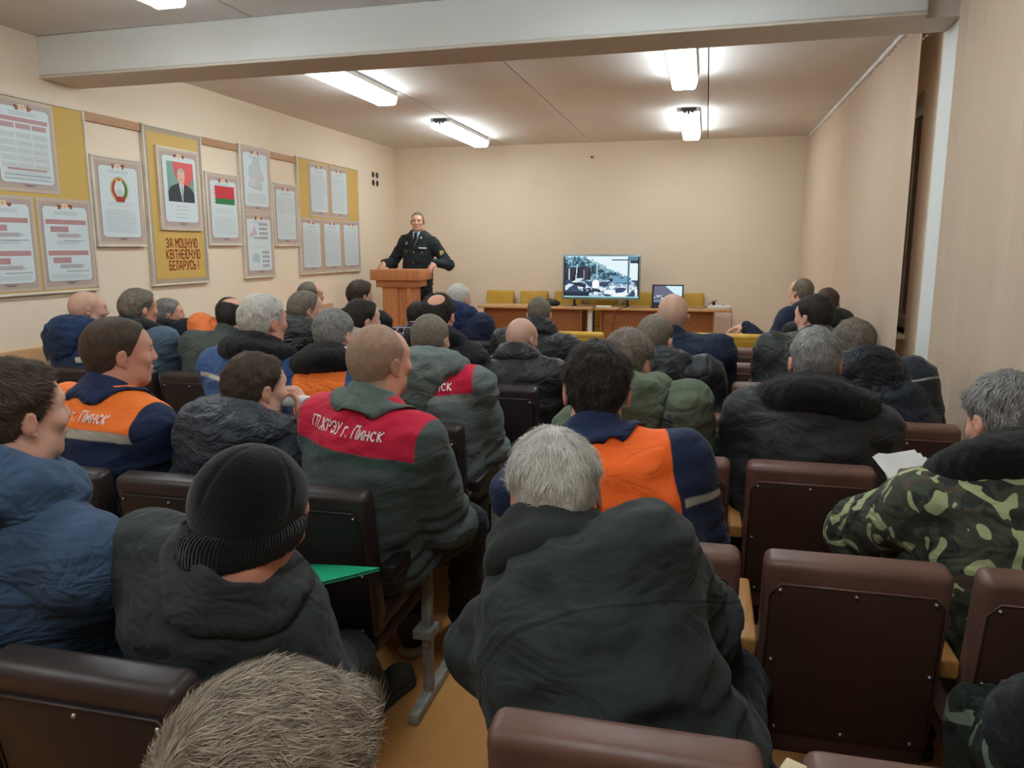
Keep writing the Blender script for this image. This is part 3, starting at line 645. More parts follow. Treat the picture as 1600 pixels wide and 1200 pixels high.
for r in RROW:
    for i in range(3):
        nm = ('aisle seat', 'middle seat', 'window-side seat')[i]
        chair('brown', -.085+.42*i, RROW[r], 'brown hall chair, %s, %s' % (nm, rr[r]), 'brown hall chairs right of the aisle', (-1, 1) if i == 0 else (1,))
for i in range(3):
    chair('yellow', -.07+.42*i, 6.09, 'yellow hall chair, %s of the right front row' % ('aisle seat', 'middle seat', 'window-side seat')[i], 'yellow hall chairs in the front row', (-1, 1) if i == 0 else (1,))
for i, x in enumerate((-2.64, -2.18, -1.72, -1.26, -.8, -.19)):
    chair('yellow', x, 10.12, 'yellow hall chair behind the desks, %s from the lectern' % ('first', 'second', 'third', 'fourth', 'fifth', 'sixth')[i], 'yellow hall chairs behind the desks', rz=R(180), sz=1.1, arms=())

# torn corner of the near right chair
tc_ = [o for o in COL.objects if o.name.startswith('hall_chair') and abs(o.location.x-.335) < .01 and abs(o.location.y-RROW[1]) < .01][0]
rn = random.Random(4); pts = [(.0, .0), (.022, .004), (.034, -.012), (.030, -.04), (.036, -.07), (.022, -.10), (.012, -.13), (0, -.12), (-.006, -.06)]
tp_ = MB().prism(pts, .03, Matrix.Translation((-CW/2-.004, .025, .815)) @ Matrix.Rotation(R(60), 4, 'Z')).build('torn_padding', plain('foam_cream', (206, 190, 160), .9, bump=.4), tc_, bevel=.003)
tp_['label'] = 'cream padding showing through a tear'
# ------------------------------------------------------------------ implicit-surface modelling for people
def V3(*a): return np.array(a, np.float64)
def unit(v): v = np.asarray(v, float); return v/max(np.linalg.norm(v), 1e-9)
def rotz(a): c, s = math.cos(a), math.sin(a); return np.array([[c, -s, 0], [s, c, 0], [0, 0, 1]])
def rotx(a): c, s = math.cos(a), math.sin(a); return np.array([[1, 0, 0], [0, c, -s], [0, s, c]])
def roty(a): c, s = math.cos(a), math.sin(a); return np.array([[c, 0, s], [0, 1, 0], [-s, 0, c]])
def sstep(a, b, x): t = np.clip((x-a)/(b-a), 0, 1); return t*t*(3-2*t)
_G = np.random.RandomState(11).rand(32, 32, 32).astype(np.float32)
def vnoise(p, scale, seed=0):
    q = np.asarray(p, np.float32)*scale+seed*7.31; i = np.floor(q).astype(int); f = q-i; f = f*f*(3-2*f)
    out = 0
    for a in (0, 1):
        for b in (0, 1):
            for c in (0, 1):
                w = (f[:, 0] if a else 1-f[:, 0])*(f[:, 1] if b else 1-f[:, 1])*(f[:, 2] if c else 1-f[:, 2])
                out = out+w*_G[(i[:, 0]+a) % 32, (i[:, 1]+b) % 32, (i[:, 2]+c) % 32]
    return out

def cap(a, b, ra, rb=None, k=.03, neg=False):
    return dict(t='c', a=np.asarray(a, float), b=np.asarray(b, float), ra=ra, rb=ra if rb is None else rb, k=k, neg=neg)
def ell(c, r, M=None, k=.03, neg=False):
    return dict(t='e', c=np.asarray(c, float), r=np.asarray(r, float), M=np.eye(3) if M is None else M, k=k, neg=neg)
def pbounds(p):
    if p['t'] == 'c':
        r = max(p['ra'], p['rb']); return np.minimum(p['a'], p['b'])-r, np.maximum(p['a'], p['b'])+r
    e = np.sqrt(((p['M']*p['r'])**2).sum(1)); return p['c']-e, p['c']+e
def peval(p, X, Y, Z):
    if p['t'] == 'c':
        a, d = p['a'], p['b']-p['a']; L = max(d @ d, 1e-9)
        t = np.clip(((X-a[0])*d[0]+(Y-a[1])*d[1]+(Z-a[2])*d[2])/L, 0, 1)
        return np.sqrt((X-a[0]-t*d[0])**2+(Y-a[1]-t*d[1])**2+(Z-a[2]-t*d[2])**2)-(p['ra']+(p['rb']-p['ra'])*t)
    c, r, M = p['c'], p['r'], p['M']
    x, y, z = X-c[0], Y-c[1], Z-c[2]
    u = M[0, 0]*x+M[1, 0]*y+M[2, 0]*z; v = M[0, 1]*x+M[1, 1]*y+M[2, 1]*z; w = M[0, 2]*x+M[1, 2]*y+M[2, 2]*z
    k0 = np.sqrt((u/r[0])**2+(v/r[1])**2+(w/r[2])**2); k1 = np.sqrt((u/r[0]**2)**2+(v/r[1]**2)**2+(w/r[2]**2)**2)+1e-9
    return k0*(k0-1)/k1
def axis(lo, hi, base, fine):
    xs = [lo]; 
    while xs[-1] < hi:
        h = base
        for a, b, f in fine:
            if a-base < xs[-1] < b: h = min(h, f)
        xs.append(xs[-1]+h)
    return np.array(xs, np.float32)
def field(prims, base, fine=(), post=None, pad=None, grow=0):
    """prims smoothly united on a rectilinear grid (fine: list of (lo3, hi3, cell)); returns surface mesh arrays"""
    B = [pbounds(p) for p in prims if not p['neg']]
    lo = np.min([b[0] for b in B], 0)-2.5*base-grow; hi = np.max([b[1] for b in B], 0)+2.5*base+grow
    ax = [axis(lo[i], hi[i], base, [(f[0][i], f[1][i], f[2]) for f in fine]) for i in range(3)]
    F = np.full([len(a) for a in ax], .3, np.float32)
    for p in prims:
        l, h = pbounds(p); m = max(p['k']*1.2, 2.2*base) if pad is None else pad
        s = [slice(max(np.searchsorted(ax[i], l[i]-m)-1, 0), np.searchsorted(ax[i], h[i]+m)+1) for i in range(3)]
        X, Y, Z = ax[0][s[0]][:, None, None], ax[1][s[1]][None, :, None], ax[2][s[2]][None, None, :]
        d = peval(p, X, Y, Z).astype(np.float32); f = F[s[0], s[1], s[2]]; k = p['k']
        if p['neg']:
            d = -d; hh = np.clip(.5-.5*(f-d)/k, 0, 1); F[s[0], s[1], s[2]] = f*(1-hh)+d*hh+k*hh*(1-hh)
        else:
            hh = np.clip(.5+.5*(f-d)/k, 0, 1); F[s[0], s[1], s[2]] = f*(1-hh)+d*hh-k*hh*(1-hh)
    if post is not None: F = post(F, ax)
    return nets(F, ax)
def nets(F, ax):
    S = F < 0
    n = [s-1 for s in F.shape]
    cnt = np.zeros(n, np.int8)
    for a in (0, 1):
        for b in (0, 1):
            for c in (0, 1): cnt += S[a:a+n[0], b:b+n[1], c:c+n[2]]
    I = np.argwhere((cnt > 0) & (cnt < 8)); i, j, k = I.T
    acc = np.zeros((len(I), 3)); num = np.zeros(len(I))
    cv = {}
    for a in (0, 1):
        for b in (0, 1):
            for c in (0, 1): cv[(a, b, c)] = F[i+a, j+b, k+c]
    for (p, q) in [((0,0,0),(1,0,0)),((0,1,0),(1,1,0)),((0,0,1),(1,0,1)),((0,1,1),(1,1,1)),((0,0,0),(0,1,0)),((1,0,0),(1,1,0)),((0,0,1),(0,1,1)),((1,0,1),(1,1,1)),((0,0,0),(0,0,1)),((1,0,0),(1,0,1)),((0,1,0),(0,1,1)),((1,1,0),(1,1,1))]:
        u, v = cv[p], cv[q]; m = (u < 0) != (v < 0); t = np.where(m, u/np.where(m, u-v, 1), 0)
        for d in range(3): acc[:, d] += m*(p[d]+t*(q[d]-p[d]))
        num += m
    fr = acc/num[:, None]; P = np.empty_like(fr)
    for d, ii in enumerate((i, j, k)): P[:, d] = ax[d][ii]+fr[:, d]*(ax[d][ii+1]-ax[d][ii])
    idx = np.full(n, -1, np.int32); idx[i, j, k] = np.arange(len(I))
    Q = []
    for d in range(3):
        sl0 = [slice(None)]*3; sl1 = [slice(None)]*3; sl0[d] = slice(0, -1); sl1[d] = slice(1, None)
        A, Bm = S[tuple(sl0)], S[tuple(sl1)]
        e = np.argwhere(A != Bm); o1, o2 = (d+1) % 3, (d+2) % 3
        e = e[(e[:, o1] > 0) & (e[:, o2] > 0) & (e[:, o1] < n[o1]) & (e[:, o2] < n[o2])]
        ins = A[e[:, 0], e[:, 1], e[:, 2]]
        def g(x, y):
            c = e.copy(); c[:, o1] -= x; c[:, o2] -= y; return idx[c[:, 0], c[:, 1], c[:, 2]]
        q = np.stack([g(1, 1), g(0, 1), g(0, 0), g(1, 0)], 1); q[~ins] = q[~ins][:, ::-1]; Q.append(q)
    Q = np.concatenate(Q); Q = Q[(Q >= 0).all(1)]
    return P, Q
def smooth_v(P, Q, it=1, lam=.5):
    E = np.concatenate([Q[:, [0, 1]], Q[:, [1, 2]], Q[:, [2, 3]], Q[:, [3, 0]]])
    deg = np.bincount(E[:, 0], minlength=len(P))+np.bincount(E[:, 1], minlength=len(P))
    for _ in range(it):
        A = np.zeros_like(P)
        for d in range(3): A[:, d] = np.bincount(E[:, 0], P[E[:, 1], d], len(P))+np.bincount(E[:, 1], P[E[:, 0], d], len(P))
        P = P+lam*(A/np.maximum(deg, 1)[:, None]-P)
    return P
def vnormals(P, Q):
    n = np.cross(P[Q[:, 2]]-P[Q[:, 0]], P[Q[:, 3]]-P[Q[:, 1]]); N = np.zeros_like(P)
    for c in range(4):
        for d in range(3): N[:, d] += np.bincount(Q[:, c], n[:, d], len(P))
    return N/np.maximum(np.linalg.norm(N, axis=1), 1e-12)[:, None]
def np_mesh(name, P, Q, attrs=None, mat=None, smooth=True):
    me = bpy.data.meshes.new(name); n = Q.shape[1]
    me.vertices.add(len(P)); me.vertices.foreach_set('co', np.asarray(P, np.float32).ravel())
    me.loops.add(len(Q)*n); me.loops.foreach_set('vertex_index', np.asarray(Q, np.int32).ravel())
    me.polygons.add(len(Q)); me.polygons.foreach_set('loop_start', np.arange(0, len(Q)*n, n, dtype=np.int32))
    me.update(calc_edges=True); me.validate()
    if smooth: me.polygons.foreach_set('use_smooth', np.ones(len(me.polygons), bool))
    for k_, a in (attrs or {}).items():
        a = np.asarray(a, np.float32)
        if a.ndim == 2: me.attributes.new(k_, 'FLOAT_VECTOR', 'POINT').data.foreach_set('vector', a.ravel())
        else: me.attributes.new(k_, 'FLOAT', 'POINT').data.foreach_set('value', a)
    if mat is not None: me.materials.append(mat)
    return me

# ------------------------------------------------------------------ materials for people
def skin_mat(name, tone, stub=(90, 84, 80), amount=0.0):
    k = NT(name); h = k.attr('hc').outputs['Vector']; x, y, z = k.xyz(h); o = k.coord()
    t = s2l(tone); col = k.mix(k.step(k.noise(o, 28, 4), .3, .75), tuple(v*.92 for v in t), (min(1, t[0]*1.06), t[1]*.98, t[2]*.95))
    col = k.mix(k.math('MULTIPLY', k.step(k.math('ABSOLUTE', x), .058, .08), .35), col, s2l((206, 122, 104)))    # redder ears
    if amount: col = k.mix(k.math('MULTIPLY', k.step(k.attr('hr').outputs['Fac'], -.004, .012), amount), col, s2l(stub))
    ax = k.math('ABSOLUTE', x)
    def blob(cx, cy, cz, rx, ry, rz):
        d = [k.math('POWER', k.math('DIVIDE', k.math('SUBTRACT', v, c), r), 2) for v, c, r in ((ax, cx, rx), (y, cy, ry), (z, cz, rz))]
        return k.step(k.math('ADD', k.math('ADD', d[0], d[1]), d[2]), 1.25, .8)
    col = k.mix(k.math('MULTIPLY', blob(.0, .10, -.062, .026, .03, .007), .6), col, s2l((168, 92, 84)))
    col = k.mix(k.math('MULTIPLY', blob(.032, .09, .024, .02, .035, .0045), .7), col, s2l((78, 64, 54)))
    col = k.mix(k.math('MULTIPLY', blob(.031, .085, .006, .014, .04, .005), .75), col, s2l((54, 44, 40)))
    k.put(k.b.inputs['Subsurface Weight'], .12); k.b.inputs['Subsurface Radius'].default_value = (.01, .004, .002); k.b.inputs['Subsurface Scale'].default_value = .6
    return k.out(col, .52, k.bump(k.noise(o, 320, 3), .08, .001), .35)
def hair_mat(name, c1, c2):
    k = NT(name); v = k.attr('hv').outputs['Fac']
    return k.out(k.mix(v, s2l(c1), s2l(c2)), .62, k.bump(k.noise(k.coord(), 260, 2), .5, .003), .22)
def cloth_mat(name, base, rough=.78, wr=.35, wscale=9, quilt=0, zones=(), lines=(), var=.1, sheen=.06, spec=.25, plaid=None, camo=None, leather_=False):
    """zones: (lo3, hi3, rgb, back_only) boxes in torso coordinates (side, depth, height 0..1.1); lines: (height, curve) dark seams across the back"""
    k = NT(name); o = k.coord(); tc = k.attr('tc').outputs['Vector']; x, y, z = k.xyz(tc); b = s2l(base)
    ax = k.math('ABSOLUTE', x)
    col = k.mix(k.step(k.noise(o, 5, 4), .3, .7), tuple(v*(1-var) for v in b), tuple(min(1, v*(1+var)) for v in b))
    if camo:
        n1 = k.noise(o, 13, 2, .5, 1.2); n2 = k.noise(k.vec(o, loc=(3, 7, 1)), 15, 2, .5, 1.4); n3 = k.noise(k.vec(o, (1, 1, .9), (9, 2, 5)), 12, 1.5, .45, 1.3)
        col = k.mix(k.step(n1, .52, .545), s2l(camo[0]), s2l(camo[1])); col = k.mix(k.step(n2, .56, .58), col, s2l(camo[2])); col = k.mix(k.step(n3, .575, .585), col, s2l(camo[3]))
    if plaid:
        u = k.math('FRACT', k.math('MULTIPLY', x, 14)); w = k.math('FRACT', k.math('MULTIPLY', z, 7))
        for s, c in ((u, plaid[0]), (w, plaid[1])): col = k.mix(k.math('MULTIPLY', k.step(s, .62, .66), .7), col, s2l(c))
        for s, c in ((u, plaid[2]), (w, plaid[2])): col = k.mix(k.math('MULTIPLY', k.math('COMPARE', s, .3, .05), .8), col, s2l(c))
    for lo, hi, c, back in zones:
        m = None
        for s, a, b2, w in ((ax, lo[0], hi[0], .003), (y, lo[1], hi[1], .004), (z, lo[2], hi[2], .008)):
            t = k.math('MULTIPLY', k.step(s, a-w, a+w), k.step(s, b2+w, b2-w)); m = t if m is None else k.math('MULTIPLY', m, t)
        col = k.mix(m, col, s2l(c))
    hgt = k.noise(k.vec(o, (1, 1, 1.6)), wscale, 4, .55, .6)
    hh = k.math('MULTIPLY', hgt, 1.0)
    for lv, cv in lines:
        d = k.math('ABSOLUTE', k.math('SUBTRACT', z, k.math('ADD', lv, k.math('MULTIPLY', k.math('MULTIPLY', x, x), cv))))
        m = k.step(d, .010, .003); col = k.mix(k.math('MULTIPLY', m, .45), col, tuple(v*.3 for v in b)); hh = k.math('SUBTRACT', hh, k.math('MULTIPLY', m, .25))
    rg = k.math('ABSOLUTE', k.math('SUBTRACT', k.noise(k.vec(o, (1, 1, 1.7)), wscale*.75, 2, .5, 1.4), .5))
    hh = k.math('ADD', hh, k.math('MULTIPLY', k.step(rg, 0, .16), .36))
    nr = k.bump(hh, wr, .03)
    if quilt:
        q = k.attr('qz').outputs['Fac']
        w = k.math('ABSOLUTE', k.math('SINE', k.math('MULTIPLY', q, math.pi/quilt)))
        nr = k.bump(k.math('POWER', w, .5), .55, .012, nr)
    nr = k.bump(k.noise(o, 420 if not leather_ else 120, 2), .06, .002, nr)
    return k.out(col, rough, nr, spec, sheen=sheen)
def fur_mat(name, c):
    k = NT(name); o = k.coord(); n = k.noise(o, 170, 4, .7); b = s2l(c)
    return k.out(k.mix(n, tuple(v*.5 for v in b), tuple(v*1.8 for v in b)), .95, k.bump(n, .8, .008), .1, sheen=.15)
def knit_mat(name, c):
    k = NT(name); o = k.coord(); u = k.attr('tc').outputs['Vector']; x, y, z = k.xyz(u); b = s2l(c)
    w = k.math('SINE', k.math('MULTIPLY', x, 1)); n = k.noise(o, 160, 3)
    return k.out(k.mix(n, tuple(v*.6 for v in b), tuple(v*1.3 for v in b)), .95, k.bump(k.math('ADD', k.math('MULTIPLY', w, .8), n), .5, .004), .1, sheen=.2)

# ------------------------------------------------------------------ the head, hair and hand as sets of shapes
def head_prims(c, M, s, jaw=1.0, ear=1.0):
    P = []
    def e(p, r, k=.02, neg=False, X=None):
        P.append(ell(c+M @ (np.array(p)*s), np.array(r)*s, M if X is None else M @ X, k*s, neg))
    def cc(a, b, ra, rb, k=.015): P.append(cap(c+M @ (np.array(a)*s), c+M @ (np.array(b)*s), ra*s, rb*s, k*s))
    e((0, -.014, .034), (.077, .098, .086), .02); e((0, -.045, .0), (.068, .062, .07), .03)
    e((0, .036, -.045), (.058*jaw, .06, .074), .04); e((0, .05, .03), (.062, .05, .06), .03)
    e((0, .066, -.096), (.03*jaw, .026, .022), .03)
    for q in (-1, 1):
        e((q*.042, .066, -.022), (.026, .026, .022), .025); e((q*.045*jaw, .012, -.075), (.02, .04, .03), .03)
        e((q*.031, .100, .006), (.015, .013, .009), .012, True); e((q*.031, .083, .005), (.0135, .0125, .0125), .004)
    e((0, .084, .03), (.048, .016, .012), .02)
    cc((0, .098, .018), (0, .112, -.02), .008, .012, .014); e((0, .104, -.028), (.018, .014, .010), .01)
    e((0, .094, -.055), (.024, .012, .008), .010); e((0, .092, -.068), (.021, .011, .008), .010)
    for q in (-1, 1):                                       # ears
        X = rotz(q*R(-22)) @ rotx(R(-12))
        e((q*.087, -.014, -.008), (.0085*ear, .021*ear, .034*ear), .006, False, X)
        e((q*.0965, -.010, -.003), (.0065*ear, .011*ear, .019*ear), .004, True, X)
        e((q*.086, -.006, -.037), (.007*ear, .010*ear, .010*ear), .006, False, X)
    return P
YB_ = np.array([-.13, -.075, -.045, -.02, .018, .034, .05, .066, .10]); 
def hair_rho(q, front=0.0, nape=0.0, crown=None, rec=0.0):
    """signed amount (positive = inside the haired area) at head coordinates q"""
    zb = np.interp(q[:, 1], YB_, [-.104+nape, -.098+nape, -.074+nape*.6, -.03, -.022, .012, .045+front, .066+front, .078+front])
    r = (q[:, 2]-zb)*.75
    if rec: r = np.minimum(r, (.055-rec*.05-q[:, 1])*.9+np.abs(q[:, 0])*.0+np.where(q[:, 2] < .05, .05, 0))
    if crown is not None:
        cc = np.array(crown[:3]); r = np.minimum(r, (np.linalg.norm((q-cc)*np.array([1, .8, 1]), axis=1)-crown[3]))
    return r
def hand_prims(W, d, nrm, side, curl=.5, s=1.0, grip=False):
    """palm and five fingers from wrist W along d, palm facing nrm; side +1 = thumb towards d x nrm"""
    d = unit(d); nrm = unit(nrm-d*(nrm @ d)); l = np.cross(d, nrm)*side
    M = np.stack([l, d, nrm], 1); P = []
    T = lambda x, y, z: W+M @ (np.array((x, y, z))*s)
    P.append(cap(T(0, -.04, 0), T(0, .02, 0), .026*s, .027*s, .02)); P.append(ell(T(0, .055, 0), np.array((.040, .048, .016))*s, M, .015))
    P.append(ell(T(.022, .035, .008), np.array((.018, .028, .014))*s, M, .012))
    for i, (x, L, rr) in enumerate(((.030, .074, .0088), (.010, .082, .0092), (-.011, .076, .0088), (-.030, .060, .0078))):
        a = 0; p = np.array((x, .088-abs(x-.005)*.25, 0.0)); 
        for j, (fr, ra, rb) in enumerate(((.45, 1.05, .98), (.32, .98, .9), (.23, .9, .78))):
            a += curl*(.55, 1.0, .8)[j]; q = p+np.array((x*.10 if not grip else 0, math.cos(a), math.sin(a)))*L*fr
            P.append(cap(T(*p), T(*q), rr*ra*s, rr*rb*s, .004)); p = q
    p = np.array((.030, .025, .006)); a = .75-curl*.3
    for j, (L, r0, r1) in enumerate(((.040, .0125, .0105), (.030, .0105, .0095), (.024, .0095, .0075))):
        q = p+np.array((math.sin(a)*L, math.cos(a)*L, L*(.25+curl*.45))); P.append(cap(T(*p), T(*q), r0*s, r1*s, .005)); p = q; a -= .28
    return P
def two_bone(S_, W, l1, l2, pole):
    d = W-S_; L = np.linalg.norm(d); Lm = (l1+l2)*.995
    if L > Lm: W = S_+d/L*Lm; d = W-S_; L = Lm
    u = d/L; a = (l1*l1-l2*l2+L*L)/(2*L); h = math.sqrt(max(l1*l1-a*a, 0)); pv = np.asarray(pole, float); pv = unit(pv-u*(pv @ u))
    return S_+u*a+pv*h, W

class Spine:
    def __init__(s, P0, N, yaw0, yaw1, bend=.03, dirN=None):
        d = unit(N-P0); up = V3(0, 0, 1); L = np.linalg.norm(N-P0)
        t1 = unit(d+V3(0, .25, 0)*max(0, d[1])+up*.2) if dirN is None else unit(dirN)
        C1 = P0+unit(up*1.0+d*.6+V3(0, -.25, 0))*L*.36+V3(0, -bend, 0); C2 = N-t1*L*.33+V3(0, -bend*.6, 0)
        t = np.linspace(0, 1, 41)[:, None]
        s.p = (1-t)**3*P0+3*(1-t)**2*t*C1+3*(1-t)*t*t*C2+t**3*N
        al = np.concatenate([[0], np.cumsum(np.linalg.norm(np.diff(s.p, axis=0), axis=1))]); al /= al[-1]; tt = np.linspace(0, 1, 41); s.p = np.stack([np.interp(tt, al, s.p[:, d_]) for d_ in range(3)], 1)
        g = np.gradient(s.p, axis=0); s.u = g/np.linalg.norm(g, axis=1)[:, None]
        s.f = np.empty_like(s.p)
        for i in range(41):
            a = yaw0+(yaw1-yaw0)*i/40; f = V3(-math.sin(a), math.cos(a), 0); f = f-s.u[i]*(f @ s.u[i]); s.f[i] = unit(f)
        s.r = np.cross(s.f, s.u); s.L = np.linalg.norm(np.diff(s.p, axis=0), axis=1).sum()
    def at(s, h, x=0, y=0):
        g = min(max(h, 0), 1)*40; i = min(int(g), 39); w = g-i; L_ = lambda a: a[i]*(1-w)+a[i+1]*w
        return L_(s.p)+L_(s.r)*x+L_(s.f)*y+L_(s.u)*(h-min(max(h, 0), 1))*s.L
    def M(s, h): i = min(max(int(round(h*40)), 0), 40); return np.stack([s.r[i], s.f[i], s.u[i]], 1)
    def tc(s, P):
        out = np.empty((len(P), 3))
        d2 = ((P[:, None, :]-s.p[None, ::2, :])**2).sum(2); i = d2.argmin(1)*2
        hx = i/40+((P-s.p[i])*s.u[i]).sum(1)/s.L; h = np.clip(hx, 0, 1)*40; i0 = np.minimum(h.astype(int), 39); w = (h-i0)[:, None]
        c = s.p[i0]*(1-w)+s.p[i0+1]*w; r = s.r[i0]*(1-w)+s.r[i0+1]*w; f = s.f[i0]*(1-w)+s.f[i0+1]*w
        out[:, 0] = ((P-c)*r).sum(1); out[:, 1] = ((P-c)*f).sum(1); out[:, 2] = hx
        return out
# ------------------------------------------------------------------ building one person
import time as _time
M_shoe = plain('shoe_black', (30, 30, 32), .5, bump=.1); M_sole = plain('shoe_sole', (60, 58, 54), .7)
M_shoe_g = plain('shoe_olive', (62, 62, 54), .6, bump=.2); M_sole_l = plain('sole_light', (170, 160, 140), .7); M_shoe_d = plain('shoe_grey_mesh', (58, 54, 50), .7, bump=.3)
def shoe_meshes(mu, ms):
    up = [ell((0, -.005, .075), (.045, .055, .06), k=.03), cap((0, .0, .05), (0, .15, .045), .046, .04, .03), ell((0, .175, .04), (.046, .055, .036), k=.03), cap((0, -.03, .09), (0, -.01, .135), .046, .05, .02)]
    P, Q = field(up, .009); P[:, 2] = np.maximum(P[:, 2], .018)
    a = np_mesh('shoe', P, Q, mat=mu)
    so = [cap((0, -.03, .012), (0, .06, .012), .046, .04, .02), cap((0, .06, .012), (.0, .18, .012), .04, .05, .02)]
    P, Q = field(so, .009); P[:, 2] = np.clip(P[:, 2], 0.0, .026)
    return a, np_mesh('sole', P, Q, mat=ms)
SHOES = {'black': shoe_meshes(M_shoe, M_sole), 'olive': shoe_meshes(M_shoe_g, M_sole), 'sneaker': shoe_meshes(M_shoe_d, M_sole_l)}

def strands(P, Q, q, Nn, rho, c, M, s, n, length, width, lift, whorl, rnd, sweep=None, curl=0.0):
    A = .5*np.linalg.norm(np.cross(P[Q[:, 2]]-P[Q[:, 0]], P[Q[:, 3]]-P[Q[:, 1]]), axis=1)
    ok = (rho[Q].mean(1) > .004); w = A*ok
    if w.sum() <= 0: return None
    fi = rnd.choice(len(Q), n, p=w/w.sum()); b = rnd.dirichlet((1, 1, 1, 1), n)[:, :, None]
    base = (P[Q[fi]]*b).sum(1); nn = (Nn[Q[fi]]*b).sum(1); nn /= np.linalg.norm(nn, axis=1)[:, None]; qq = (q[Q[fi]]*b).sum(1)
    d = qq-np.array(whorl); d[:, 2] -= .03
    d[:, 2] = np.where(qq[:, 1] > .03, d[:, 2]+.05, d[:, 2])
    if sweep is not None: d = d/np.linalg.norm(d, axis=1)[:, None]*.05+np.array(sweep)*.05
    d = d @ M.T; d = d-nn*(d*nn).sum(1)[:, None]; d /= np.maximum(np.linalg.norm(d, axis=1), 1e-6)[:, None]
    clump = np.stack([vnoise(qq, 60, i+3) for i in range(3)], 1)-.5
    d = d+clump*1.3+rnd.normal(0, .22, (n, 3)); d = d-nn*(d*nn).sum(1)[:, None]; d /= np.maximum(np.linalg.norm(d, axis=1), 1e-6)[:, None]
    L = length*s*rnd.uniform(.6, 1.15, n)*(.45+.55*sstep(-.07, .05, qq[:, 2])); lf = lift*rnd.uniform(.5, 1.3, n)
    p0 = base-nn*.002; p1 = p0+d*(L*.5)[:, None]+nn*(L*.5*lf)[:, None]; p2 = p1+d*(L*.5)[:, None]+nn*(L*.5*(lf-.55))[:, None]+rnd.normal(0, curl*length, (n, 3))
    sd = np.cross(nn, d)*(width*s*.5); k = rnd.uniform(.7, 1.2, n)[:, None]
    V = np.stack([p0-sd*k, p0+sd*k, p1-sd*k*.9, p1+sd*k*.9, p2-sd*.15, p2+sd*.15], 1).reshape(-1, 3)
    i = np.arange(n)[:, None]*6; F = np.concatenate([i+np.array([[0, 1, 3, 2]]), i+np.array([[2, 3, 5, 4]])])
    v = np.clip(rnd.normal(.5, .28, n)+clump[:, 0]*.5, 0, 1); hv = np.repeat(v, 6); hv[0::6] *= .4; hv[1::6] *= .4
    return V, F, hv

def ring(sp, h, rx, ry, r, tilt=0, y0=0, a0=0, a1=360, n=18, k=.02, rb=None, x0=0):
    pts = []
    for i in range(n+1):
        a = R(a0+(a1-a0)*i/n); p = sp.at(h, rx*math.cos(a)+x0, ry*math.sin(a)+y0)+sp.M(min(h, 1))[:, 2]*(-math.sin(a)*tilt); pts.append((p, r if rb is None else r+(rb-r)*(.5+.5*math.sin(a))))
    return [cap(pts[i][0], pts[i+1][0], pts[i][1], pts[i+1][1], k) for i in range(n)]

